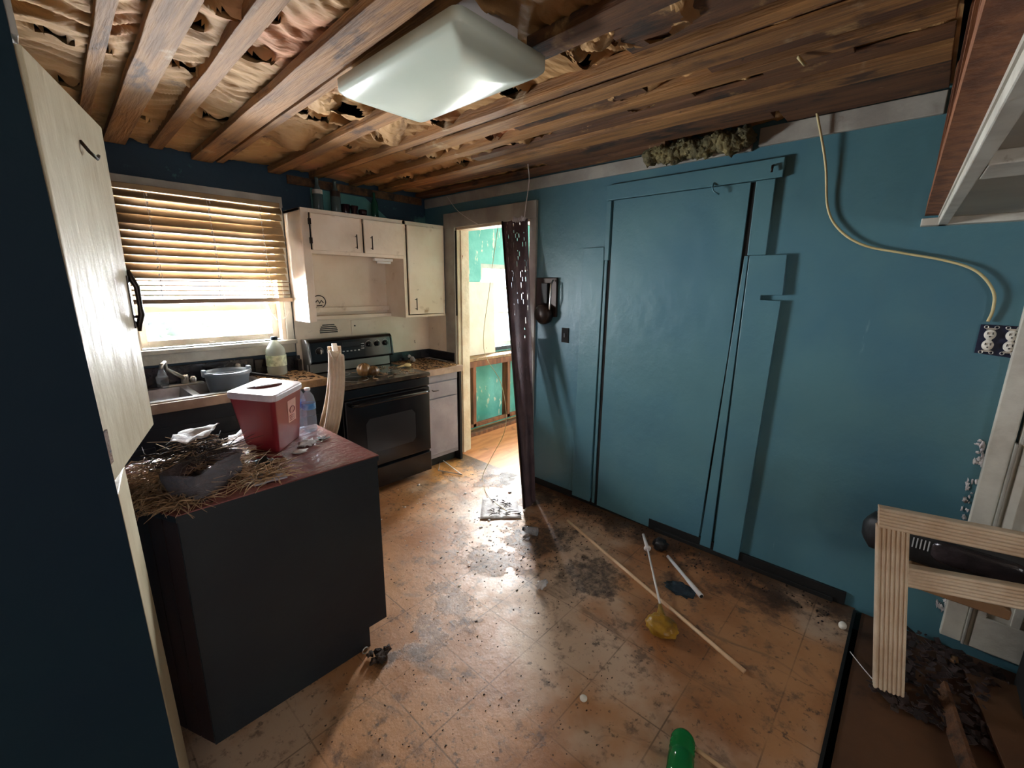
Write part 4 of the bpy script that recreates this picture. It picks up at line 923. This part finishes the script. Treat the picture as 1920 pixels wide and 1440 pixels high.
MB().blob(sum(tp, Vector())/4+Vector((0, 0, .032)), (.06, .06, .028), .3, 3, 3).build('contents', m_shine, tb)
def straw_pile(name, c_, rx, ry, h, n, label, m, ang0=None, ln=(.05, .14)):
    sb_ = MB()
    for k in range(n):
        a = R.uniform(0, 2*PI); q = math.sqrt(R.random()); p = Vector((c_[0]+rx*q*math.cos(a), c_[1]+ry*q*math.sin(a), c_[2]+h*R.random()*(1.05-q)))
        d = R.uniform(0, 2*PI) if ang0 is None else ang0+R.gauss(0, .6); l_ = R.uniform(*ln); dz = R.uniform(-.35, .3)
        e = p+Vector((math.cos(d)*l_, math.sin(d)*l_, dz*l_)); e.z = max(e.z, c_[2]+.002)
        mm = (p+e)/2+Vector((R.gauss(0, .008), R.gauss(0, .008), R.uniform(0, .015)))
        sb_.tube([p, mm, e], [.0017, .0020, .0008], 3)
    return tag(sb_.build(name, m), label, 'straw', kind='stuff')
straw_pile('nest_straw', (-2.34, -1.68, TZ), .16, .14, .17, 560, 'tangle of dry straw heaped around the plastic tub', m_straw)
straw_pile('nest_straw', (-2.49, -1.72, TZ), .12, .12, .13, 700, 'dense straw spilling over the island cabinet corner by the pantry door', m_straw, -2.2)
straw_pile('nest_straw', (-2.20, -1.86, TZ), .08, .09, .03, 170, 'loose straw scattered right of the plastic tub on the cabinet top', m_straw)
straw_pile('nest_straw', (-2.44, -1.88, TZ), .07, .07, .05, 220, 'straw bunched along the camera side of the plastic tub', m_straw)
straw_pile('dark_twigs', (-2.38, -1.72, TZ+.09), .12, .10, .05, 130, 'dark twigs lying over the plastic tub', m_clump)
def sheet(pts, m, name, label, cat, lift=.01, n=8, seed=0):
    a, b2, c2, d = [Vector(p) for p in pts]; vs = []; fs = []
    for i in range(n+1):
        for j in range(n+1):
            s_, t_ = i/n, j/n; p = a.lerp(b2, s_).lerp(d.lerp(c2, s_), t_)
            vs.append(p+Vector((0, 0, lift*(noise.noise(Vector((s_*3+seed, t_*3, seed)))+.6))))
    for i in range(n):
        for j in range(n): k = i*(n+1)+j; fs.append((k, k+n+1, k+n+2, k+1))
    return tag(MB().add(vs, fs, True).build(name, m, solid=.0015), label, cat)
sheet([(-2.43, -1.68, TZ+.13), (-2.32, -1.75, TZ+.15), (-2.24, -1.60, TZ+.15), (-2.36, -1.54, TZ+.13)], m_pap, 'paper_scrap', 'white triangular paper lying on top of the nest', 'paper', .02)
tag(MB().lathe([(.06, 0), (.10, .012), (.105, .016), (.10, .014), (.06, .004)], (-2.31, -1.45, TZ), 28).build('paper_plate', m_pap), 'white paper plate behind the nest at the rear of the cabinet top', 'plate')
sheet([(-2.22, -1.56, TZ+.004), (-2.12, -1.60, TZ+.004), (-2.05, -1.40, TZ+.05), (-2.16, -1.37, TZ+.02)], m_pap, 'paper_scrap', 'white paper sheet tucked behind the red container', 'paper', .02, seed=4)
tag(MB().blob((-2.215, -1.60, TZ+.022), (.02, .014, .018), .5, 3, 8).build('pink_wrapper', mat('pink_wrapper_film', (230, 110, 140), None, rough=.4)), 'small pink crumpled wrapper beside the red container', 'wrapper')
kq = at(597, 829, 'z', TZ)
ky = thing('key_bunch', 'small bunch of dark keys near the water bottle', 'keys', (kq.x, kq.y, TZ))
MB().tube([(kq.x+.016*math.cos(a*PI/6), kq.y+.016*math.sin(a*PI/6), TZ+.004) for a in range(12)], .0025, 5, True).build('ring', m_chrome, ky)
for k in range(3): a = .3+k*.5; MB().bar((kq.x+.01, kq.y, TZ+.006+.003*k), (kq.x+.055*math.cos(a)+.01, kq.y+.055*math.sin(a), TZ+.006), (0, 0, .003), (-math.sin(a)*.014, math.cos(a)*.014, 0)).build('key', m_bronze, ky, .001)
qq = at(540, 838, 'z', TZ)
tag(MB().blob((-1.93, -1.66, TZ+.012), (.03, .02, .014), .6, 3, 5, 5).build('paper_scrap', m_pap), 'crumpled pale scrap at the foot of the red container', 'paper')
tag(MB().blob((-1.99, -1.72, TZ+.004), (.03, .02, .005), .5, 2, 2, 5).build('paper_scrap', m_pap), 'flat pale chip on the cabinet top in front of the red container', 'paper')
cq = at(495, 875, 'z', TZ)
tag(MB().blob((cq.x, cq.y, TZ+.016), (.035, .022, .018), .5, 3, 9, 4).build('black_rag', m_black), 'small black crumpled rag in front of the red container', 'rag')
sheet([(cq.x+.02, cq.y-.02, TZ+.006), (cq.x+.04, cq.y+.02, TZ+.006), (cq.x+.085, cq.y-.0, TZ+.006), (cq.x+.08, cq.y-.03, TZ+.006)], m_tan, 'cardboard_scrap', 'torn tan cardboard scrap beside the black rag', 'cardboard', .012)
wire('thin_tube', [at(430, 830, 'z', TZ+.01), at(450, 845, 'z', TZ+.006), at(480, 858, 'z', TZ+.006), at(530, 856, 'z', TZ+.006)], .004, m_red, 'thin reddish tube curving in front of the red container', 'tube')
sheet([(-2.24, -1.95, TZ+.001), (-2.13, -1.96, TZ+.001), (-2.10, -1.83, TZ+.001), (-2.22, -1.82, TZ+.001)], glass('clear_film', (220, 216, 230), .15, .5), 'plastic_film', 'shiny clear plastic film under loose straw at the cabinet edge', 'film', .006, seed=2)

# ------------------------------------------------------------------ chair behind the island
def reeded(path, wv, w_, dv, d, n=6, amp=.005, ends=True):
    """bar swept along path: reeds across its width on both faces"""
    wv = Vector(wv).normalized(); dv = Vector(dv).normalized(); prof = []
    K = n*6
    for k in range(K+1): prof.append((-.5+k/K, .5, amp*abs(math.sin(PI*n*k/K))-amp))
    for k in range(K+1): prof.append((.5-k/K, -.5, -(amp*abs(math.sin(PI*n*k/K))-amp)))
    vs = []; m = len(prof); path = [Vector(p) for p in path]
    for p in path:
        for a, b2, o_ in prof: vs.append(p+wv*(a*w_)+dv*(b2*d+o_))
    fs = []
    for i in range(len(path)-1):
        for k in range(m): fs.append((i*m+k, i*m+(k+1) % m, (i+1)*m+(k+1) % m, (i+1)*m+k))
    fs += [tuple(reversed(range(m))), tuple(range((len(path)-1)*m, len(path)*m))]
    return MB().add(vs, fs)
cc_ = Vector((-1.65, -1.30, 0))
vd = (cc_-Vector((CAM.x, CAM.y, 0))).normalized()
chd = thing('dining_chair', 'limed pine chair with fluted back posts standing behind the island cabinet', 'chair', cc_)
side = Vector((vd.y, -vd.x, 0))
def on_chair(u, v):
    d_ = fw*F_PX + rt*(u-960) - up*(v-720); return CAM + d_*((cc_-CAM).dot(vd)/d_.dot(vd))
pts_ = [on_chair(*q) for q in ((631, 668), (632.5, 700), (631, 740), (624, 790), (612, 850))]
ft = pts_[-1].copy(); ft.z = .42; pts_ += [ft+side*-.0, Vector((ft.x, ft.y, 0))-side*.0]
pts_.reverse()
path = []
for i in range(len(pts_)-1):
    a, b2, c2, d_ = pts_[max(0, i-1)], pts_[i], pts_[i+1], pts_[min(len(pts_)-1, i+2)]
    for t in range(4):
        t /= 4; path.append(.5*((2*b2)+(c2-a)*t+(2*a-5*b2+4*c2-d_)*t*t+(3*b2-a-3*c2+d_)*t**3))
path.append(pts_[-1])
reeded(path, side, .078, vd, .035, 5).build('back_post', m_reed, chd, .001)
tp_ = path[-1]
MB().prism([tp_-side*.039-vd*.0175, tp_+side*.039-vd*.0175, tp_+side*.037-vd*.0175+Vector((0, 0, .006)), tp_-side*.030-vd*.0175+Vector((0, 0, .034)), tp_-side*.039-vd*.0175+Vector((0, 0, .034))], vd*.035).build('post_cap', m_reed, chd, .002)
cv = MB(); c0 = path[-3]-vd*.022+side*-.005
for s_ in (-1, 1): cv.tube([c0+side*(.026*s_)+Vector((0, 0, .075)), c0+Vector((0, 0, .005))], .0045, 6)
cv.build('carved_chevron', m_reed, chd)
far = [p+vd*.42 for p in path]; reeded(far, side, .078, vd, .035, 5).build('back_post', m_reed, chd, .001)
MB().bar(path[-2]+vd*.03, far[-2]-vd*.03, side*.03, (0, 0, .08)).build('top_rail', m_reed, chd, .003)
for f_ in (.3, .7): MB().bar(path[9].lerp(far[9], f_), path[-2].lerp(far[-2], f_), side*.015, vd*.05).build('back_slat', m_reed, chd, .002)

# ------------------------------------------------------------------ pantry doors on the partition end
def hinged(name, near, head, w_, z0, z1, th=.02):
    d = Vector((math.sin(head), math.cos(head), 0)); n_ = Vector((d.y, -d.x, 0))
    return d, n_, MB().prism([near+Vector((0, 0, z0)), near+d*w_+Vector((0, 0, z0)), near+d*w_+Vector((0, 0, z1)), near+Vector((0, 0, z1))], -n_*th)
near = Vector((-2.630, -2.45, 0)); hd_ = math.radians(17.3)
pd = thing('pantry_door', 'tall aged cream cupboard door standing open beside the blue partition', 'cupboard door', near+Vector((0, 0, 1.22)))
d, n_, mb = hinged('leaf', near, hd_, .46, 1.222, 2.01, .018); mb.build('leaf', m_creamd, pd, .003)
MB().tube([near+d*.24+n_*0+Vector((0, 0, 1.925)), near+d*.24+n_*.012+Vector((0, 0, 1.905)), near+d*.26+n_*.02+Vector((0, 0, 1.895)), near+d*.275+n_*.02+Vector((0, 0, 1.905))], .0035, 6).build('hook', m_bronze, pd)
hz = 1.585
hl = MB(); e = near+d*.455
hl.box(-.001, 0, 0, 0, 0, 0) if False else None
hl.tube([e+n_*.004+Vector((0, 0, hz+.075)), e+n_*.008+Vector((0, 0, hz+.05)), e+n_*.016+Vector((0, 0, hz+.03)), e+n_*.016+Vector((0, 0, hz-.02)), e+n_*.016+Vector((0, 0, hz-.045)), e+n_*.008+Vector((0, 0, hz-.07)), e+n_*.006+Vector((0, 0, hz-.09))], [.004, .008, .007, .006, .008, .007, .004], 8)
hl.tube([e+Vector((0, 0, hz+.05)), e+n_*.016+Vector((0, 0, hz+.045))], .004, 6).tube([e+Vector((0, 0, hz-.05)), e+n_*.016+Vector((0, 0, hz-.05))], .004, 6)
hl.build('handle', m_bronze, pd)
MB().prism([e+Vector((0, 0, hz-.08)), e+n_*.003+Vector((0, 0, hz-.08)), e+n_*.003+Vector((0, 0, hz+.06)), e+Vector((0, 0, hz+.06))], -d*.02).build('handle_plate', m_bronze, pd)
for zz in (1.30,): MB().bar(near+d*.012+n_*.002+Vector((0, 0, zz-.035)), near+d*.012+n_*.002+Vector((0, 0, zz+.035)), d*.03, n_*.004).build('hinge', m_wood2, pd)
lo = thing('pantry_door', 'narrow cream lower cupboard door, nearly edge-on below the tall one', 'cupboard door', near)
MB().prism([(-2.622, -2.44, 1.20), (-2.585, -2.17, 1.17), (-2.571, -2.17, .16), (-2.606, -2.44, .16)], (-.018, .002, 0)).build('leaf', m_creamd, lo, .003)
MB().prism([(-2.622, -2.445, 1.20), (-2.606, -2.33, 1.19), (-2.588, -2.33, .0), (-2.604, -2.445, .0)], (-.014, .002, 0)).build('stile', m_creamd, lo, .002)

# ------------------------------------------------------------------ floor clutter
def stick(name, a, b2, r0_, r1_, m, label, cat):
    a = Vector(a); b2 = Vector(b2); n_ = 8
    return tag(MB().tube([a.lerp(b2, k/n_) for k in range(n_+1)], [r0_+(r1_-r0_)*k/n_ for k in range(n_+1)], 10).build(name, m), label, cat)
p0, p1 = at(1064, 976, 'z', .009), at(1396, 1259, 'z', .009)
stick('wooden_dowel', p0, p1, .009, .010, m_stick, 'long pale wooden dowel lying diagonally across the floor', 'stick')
# mop with yellow bag
a, b2, c2 = at(1206, 1002, 'z', .07), at(1214, 1028, 'z', .06), at(1238, 1135, 'z', .03)
mp_ = thing('bagged_mop', 'thin white-handled brush whose head is wrapped in a yellow bag', 'brush', (c2.x, c2.y, 0))
MB().tube([a, b2], [.008, .012], 10).build('grip', m_whitep, mp_)
MB().lathe([(.018, -.006), (.022, 0), (.018, .008)], b2, 16, 1, disc_M(c2-b2)).build('collar', m_whitep, mp_)
MB().tube([b2, c2], .006, 10).build('handle', m_whitep, mp_)
yc = at(1240, 1178, 'z', .03)
MB().blob((yc.x, yc.y, .042), (.060, .075, .042), .10, 4, 3, 3).build('yellow_bag', m_yellow, mp_)
MB().tube([c2, c2.lerp(Vector((yc.x, yc.y, .045)), .5), (yc.x, yc.y, .05)], [.010, .02, .04], 10).build('bag_neck', m_yellow, mp_)
a, b2 = at(1252, 1043, 'z', .012), at(1315, 1118, 'z', .012)
pp = thing('white_pipe', 'short white plastic pipe on the floor near the blue wall', 'pipe', (b2.x, b2.y, 0))
MB().tube([a, a.lerp(b2, .55), a.lerp(b2, .72), b2], [.0095, .0095, .012, .0135], 14).build('tube', m_whitep, pp)
MB().lathe([(.010, 0), (.010, .002)], b2, 14, 1, disc_M(b2-a)).build('bore', m_black, pp)
q = at(1238, 1022, 'z', .03); tag(MB().blob((q.x, q.y, .035), (.045, .045, .038), .2, 3, 4).build('black_ball', m_padd), 'round black lump against the foot of the sealed door', 'lump')
q = at(1276, 1104, 'z', .004); tag(MB().blob((q.x, q.y, .004), (.055, .075, .007), .3, 3, 4).build('blue_rag', m_bluecloth), 'flat dark blue rag beside the white pipe', 'rag')
q = at(1580, 1172, 'z', .02); tag(MB().blob((q.x, q.y, .018), (.022, .017, .017), .02, 3).build('white_egg', m_ivory), 'white egg-shaped pebble near the floor seam', 'egg')
q = at(1094, 1310, 'z', .003); tag(MB().lathe([(.014, 0), (.015, .002), (.015, .007), (.013, .009)], (q.x, q.y, .001), 20).build('bottle_cap', m_ivory), 'small pale bottle cap alone on the open floor', 'bottle cap')
q = at(1015, 1096, 'z', .015); tag(MB().blob((q.x, q.y, .016), (.032, .022, .018), .6, 3, 6, 4).build('crumpled_tissue', m_pap), 'small crumpled tissue beside the black stained tiles', 'tissue')
a, b2 = at(984, 994, 'z', .022), at(1020, 1002, 'z', .022)
cb_ = thing('plastic_cup', 'clear plastic cup lying on its side on the stained tiles', 'cup', (a.x, a.y, 0))
dv_ = (b2-a).normalized()
MB().lathe([(.020, 0), (.022, .01), (.029, .085), (.030, .09), (.027, .088)], (a.x, a.y, .03), 20, 1, disc_M(dv_)).build('body', m_clear, cb_)
MB().lathe([(.013, -.015), (.014, 0)], (a.x, a.y, .03), 16, 1, disc_M(dv_)).build('cap', m_bluecloth, cb_)
pt = [at(u, v, 'z', .004) for u, v in ((900, 974), (978, 972), (968, 938), (905, 934))]
sheet(pt, m_pap, 'printed_paper', 'white printed sheet with black marks lying by the folding door', 'paper', .006)
mk = MB()
for k in range(26):
    s_, t_ = R.uniform(.25, .98), R.uniform(.1, .95); c_ = pt[0].lerp(pt[1], s_).lerp(pt[3].lerp(pt[2], s_), t_)+Vector((0, 0, .012)); a_ = R.uniform(0, PI); l_ = R.uniform(.01, .035)
    mk.tube([c_-Vector((math.cos(a_), math.sin(a_), 0))*l_, c_+Vector((R.uniform(-.01, .01), R.uniform(-.01, .01), .003)), c_+Vector((math.cos(a_+.5), math.sin(a_+.5), 0))*l_], [.001, .003+.002*R.random(), .001], 4)
tag(mk.build('charred_strips', m_clump), 'blackened strips on the white printed sheet', 'debris', kind='stuff')
# wire hanger
hp = [at(u, v, 'z', .012) for u, v in ((826, 860), (866, 890), (822, 882), (828, 868))]
hg = thing('wire_hanger', 'bent white wire hanger on the floor at the range corner', 'hanger', (hp[1].x, hp[1].y, 0))
MB().tube([hp[0], hp[1], hp[2]], .005, 8, True).build('triangle', m_whitep, hg)
MB().tube([hp[0], hp[0]+Vector((.0, .03, .02)), hp[0]+Vector((-.03, .04, .02))], .004, 6).build('hook', m_whitep, hg)
# crumpled dark leaf and ring by the island
q = at(712, 1232, 'z', .015)
dl = MB()
for k in range(9): dl.blob((q.x+R.gauss(0, .02), q.y+R.gauss(0, .02), .014+.01*R.random()), (.018, .012, .014), .7, 2, k, 4)
tag(dl.build('dead_leaf_clump', m_clump), 'dark shrivelled leaf clump beside the island cabinet toe', 'leaves')
q = at(686, 1222, 'z', .012); tag(MB().tube([(q.x+.014*math.cos(a*PI/8), q.y+.004, .016+.014*math.sin(a*PI/8)) for a in range(16)], .003, 6, True).build('metal_ring', m_chrome), 'small dark metal ring standing by the island cabinet toe', 'ring')
# green bottle bottom edge
gq = at(1278, 1412, 'z', .03)
gb = thing('green_bottle', 'green plastic bottle lying at the bottom edge of the picture', 'bottle', (gq.x, gq.y, 0))
g0 = at(1281, 1384, 'z', .035); gv = (at(1275, 1440, 'z', .035)-g0).normalized()
pr = [(.010, -.004), (.020, -.010), (.029, .004), (.033, .018), (.029, .026), (.034, .038), (.028, .046), (.034, .058), (.028, .066), (.034, .08), (.034, .16), (.015, .2)]
MB().lathe([(r_*1.25, z_) for r_, z_ in pr], (g0.x, g0.y, .043), 24, 1, disc_M(gv)).build('body', m_green, gb)
MB().lathe([(.014, .2), (.014, .215)], (g0.x, g0.y, .034), 16, 1, disc_M(gv)).build('cap', m_whitep, gb)
stick('pale_stick', at(1306, 1405, 'z', .008), at(1370, 1452, 'z', .008), .008, .008, m_stick, 'short pale stick beside the green bottle', 'stick')
# plaster piece on floor beside range
q = at(708, 1035, 'z', .01)
fd = MB()
for k in range(420):
    u, v = R.uniform(600, 1150), R.uniform(850, 1420)
    p = at(u, v, 'z', 0)
    if p.x > -.03 or p.y > -.7 or p.y < -3.5 or (PX0-.05 < p.x < PX1+.02 and PYf-.03 < p.y): continue
    s_ = R.uniform(.001, .0035); fd.blob((p.x, p.y, s_*.3), (s_*R.uniform(.8, 2), s_, s_*.6), .5, 1, k, 2)
for k in range(350):
    x, y = -abs(R.gauss(0, .12))-.03, R.uniform(-3.5, -1.75); s_ = R.uniform(.002, .006); fd.blob((x, y, s_*.3), (s_*R.uniform(.8, 2), s_, s_*.6), .5, 1, k, 2)
for k in range(260):
    x, y = R.gauss(-.75, .28), R.gauss(-2.0, .25); s_ = R.uniform(.0015, .005); fd.blob((x, y, s_*.3), (s_*R.uniform(.8, 2.4), s_, s_*.5), .5, 1, k, 2)
tag(fd.build('floor_grit', m_clump), 'dark grit and crumbs scattered over the kitchen floor', 'grit', kind='stuff')
fp = MB()
for k in range(130):
    p = at(R.gauss(860, 70), R.gauss(960, 60), 'z', 0)
    if p.x < PX1+.03 or p.x > -.05: continue
    s_ = R.uniform(.0015, .006) if k % 9 else R.uniform(.006, .012); fp.blob((p.x, p.y, s_*.3), (s_*R.uniform(.8, 2), s_, s_*.5), .6, 1, k, 2)
tag(fp.build('plaster_chips', m_pap), 'pale plaster chips scattered near the doorway', 'plaster chips', kind='stuff')

# ------------------------------------------------------------------ right foreground: chair frame, bag, debris
rd = Vector((.184, -.983, 0)); nr = Vector((-.983, -.184, 0))
post = Vector((-.526, -3.752, -.01))
def on_frame(u, v):
    d_ = fw*F_PX + rt*(u-960) - up*(v-720); return CAM + d_*((post-CAM).dot(nr)/d_.dot(nr))
cf = thing('chair_frame', 'limed pine chair frame with reeded posts and rails, missing its seat', 'chair', post)
lt, lb = on_frame(1673, 988), on_frame(1665, 1293); ld = (lt-lb).normalized(); lw = ld.cross(nr).normalized()
if lw.dot(rd) < 0: lw = -lw
L_ = (lt-lb).length
reeded([lb, lb+ld*L_*.4, lb+ld*L_*.75, lt], lw, .098, nr, .045, 7, .0065).build('leg', m_reed, cf, .001)
def rail(ua, va, ub, vb, h, nm, ext, inset=0):
    a_, b_ = on_frame(ua, va), on_frame(ub, vb); dd = (b_-a_).normalized()
    return reeded([a_+nr*inset, a_+dd*ext+nr*inset], ld, h, nr, .045, 6, .0055).build(nm, m_reed, cf, .001), a_, dd
_, ta, td = rail(1647, 967, 1920, 1022, .082, 'top_rail', .62)
rail(1700, 1080, 1920, 1122, .082, 'lower_rail', .50, -.008)
fl_ = ta+td*.57-ld*.04; reeded([fl_, fl_-ld*.3, fl_-ld*L_*.98], lw, .098, nr, .045, 7, .0065).build('leg', m_reed, cf, .001)
MB().box(-.60, -.45, -3.79, -3.765, -.01, .004).build('foot_scrap', m_clump) .__setitem__('label', 'dark scrap under the leg of the limed chair frame'); bpy.data.objects['foot_scrap']['category'] = 'scrap'
# black padded case behind the frame
bg_ = thing('padded_case', 'long black padded case with rounded end lying behind the limed chair frame', 'case', (-.32, -3.85, .45))
def capsule(a, b2, ry, rz, m_n=14, seg=24):
    a = Vector(a); b2 = Vector(b2); t = (b2-a).normalized(); s_ = Vector((-t.y, t.x, 0)).normalized(); up_ = t.cross(s_)
    if up_.z < 0: up_ = -up_
    rings = []; L_ = (b2-a).length; er = .05
    for k in range(m_n+1):
        x = L_*(.5-.5*math.cos(PI*k/m_n)); q_ = min(x, L_-x); k_ = math.sqrt(max(0, 1-(1-min(1, q_/er))**2)) if q_ < er else 1
        k_ = max(k_, .35)
        rings.append([a+t*x+s_*(math.copysign(abs(math.cos(th))**.6, math.cos(th))*ry*k_)+up_*(math.copysign(abs(math.sin(th))**.6, math.sin(th))*rz*k_) for th in [2*PI*j/seg for j in range(seg)]])
    n = seg; vs = [v for g_ in rings for v in g_]; fs = [(i*n+k, i*n+(k+1) % n, (i+1)*n+(k+1) % n, (i+1)*n+k) for i in range(m_n) for k in range(n)]
    fs += [tuple(reversed(range(n))), tuple(range(m_n*n, (m_n+1)*n))]
    return MB().add(vs, fs, True)
ca, cb2 = Vector((-.24, -3.565, .565)), Vector((-.30, -4.25, .60))
capsule(ca, cb2, .06, .085).build('shell', m_padd, bg_)
tt = (cb2-ca).normalized()
def stencil(s0, txt_n, z_, m):
    st = MB()
    for k in range(txt_n):
        p = ca+tt*(s0+k*.012)+Vector((-.0635, 0, z_)); st.bar(p+Vector((0, 0, -.022)), p+Vector((0, 0, .022)), tt*.004, (.002, 0, 0))
        if False: st.bar(p+Vector((0, 0, .02)), p+tt*.012+Vector((0, 0, .02)), (0, 0, .004), (.002, 0, 0))
    return st.build('pale_marks', m, bg_)
stencil(.17, 5, .02, m_print); stencil(.50, 4, -.0, m_print)
capsule(ca+tt*.22+Vector((-.045, 0, .01)), ca+tt*.50+Vector((-.045, 0, .0)), .03, .05).build('front_pocket', m_shine, bg_)
tn = thing('tan_cushion_board', 'curved tan board wedged beneath the black padded case', 'board', (-.35, -3.85, .4))
MB().prism([(-.34, -3.70, .42), (-.34, -3.74, .50), (-.34, -3.92, .49), (-.34, -4.04, .44), (-.34, -4.04, .40), (-.34, -3.72, .40)], (.05, 0, 0)).build('board', m_tan, tn, .006)
# storage crate holding case (a dark stool under it)
stl = thing('dark_box', 'dark battered box carrying the black padded case behind the chair frame', 'box', (-.25, -4.3, 0))
MB().box(-.36, -.10, -4.45, -4.14, -.01, .49).build('body', m_dark, stl, .01); MB().box(-.365, -.095, -4.46, -4.13, .49, .51).build('lid', m_wood2, stl, .003)
# dark debris heap
dh = MB()
for k in range(420):
    x, y = R.uniform(-.60, -.06), R.uniform(-4.12, -3.70); h = .10*math.exp(-((x+.22)**2+(y+3.86)**2)/.03)*R.random()
    s_ = R.uniform(.004, .026); a = R.uniform(0, 2*PI); t1 = Vector((math.cos(a), math.sin(a), R.uniform(-.5, .5))).normalized(); t2 = t1.cross(Vector((R.uniform(-.5, .5), R.uniform(-.5, .5), 1)).normalized()).normalized()
    p = Vector((x, y, .016+h)); q = [p-t1*s_-t2*s_*.5, p+t1*s_-t2*s_*.4, p+t1*s_*.8+t2*s_*.5, p-t1*s_*.9+t2*s_*.6]
    for v_ in q: v_.z = max(v_.z, -.006)
    dh.prism(q, t1.cross(t2)*.003)
tag(dh.build('trash_heap', mat('purple_brown_rubbish', (34, 24, 24), (66, 50, 48), 14, rough=.8)), 'dark heap of crumpled trash on the floor behind the limed chair frame', 'trash', kind='stuff')
bdp = MB().prism([(-.16, -3.98, .012), (-.14, -4.6, .012), (-.95, -4.6, .012), (-.80, -4.09, .012)], (0, 0, .02)).build('floor_board', m_plyfloor, None, .002)
tag(bdp, 'loose brown board lying on the floor in the bottom right corner', 'board')
bdl = MB().prism([(-.40, -3.90, .005), (-.37, -3.925, .06), (-.95, -4.02, .05), (-.95, -4.00, .005)], (.0, .012, 0)).build('broken_lath', m_wood2, None, .001)
tag(bdl, 'broken wooden lath along the dark gap in the floor', 'lath')
pk = at(1788, 1237, 'z', .03); tag(MB().blob((pk.x, pk.y, .03), (.018, .014, .014), .5, 2, 3, 4).build('pale_pebble', m_tan), 'small pale lump in the dark debris heap', 'lump')
wire('snapped_cord', [at(1594, 1222, 'z', .004), at(1612, 1245, 'z', .006), at(1640, 1278, 'z', .006)], .0022, m_whitep, 'thin white broken cord beside the chair frame leg', 'cord')
struct('trim_floor_edge', MB().box(-1.2, -.02, -3.602, -3.59, -.02, .003), m_black)
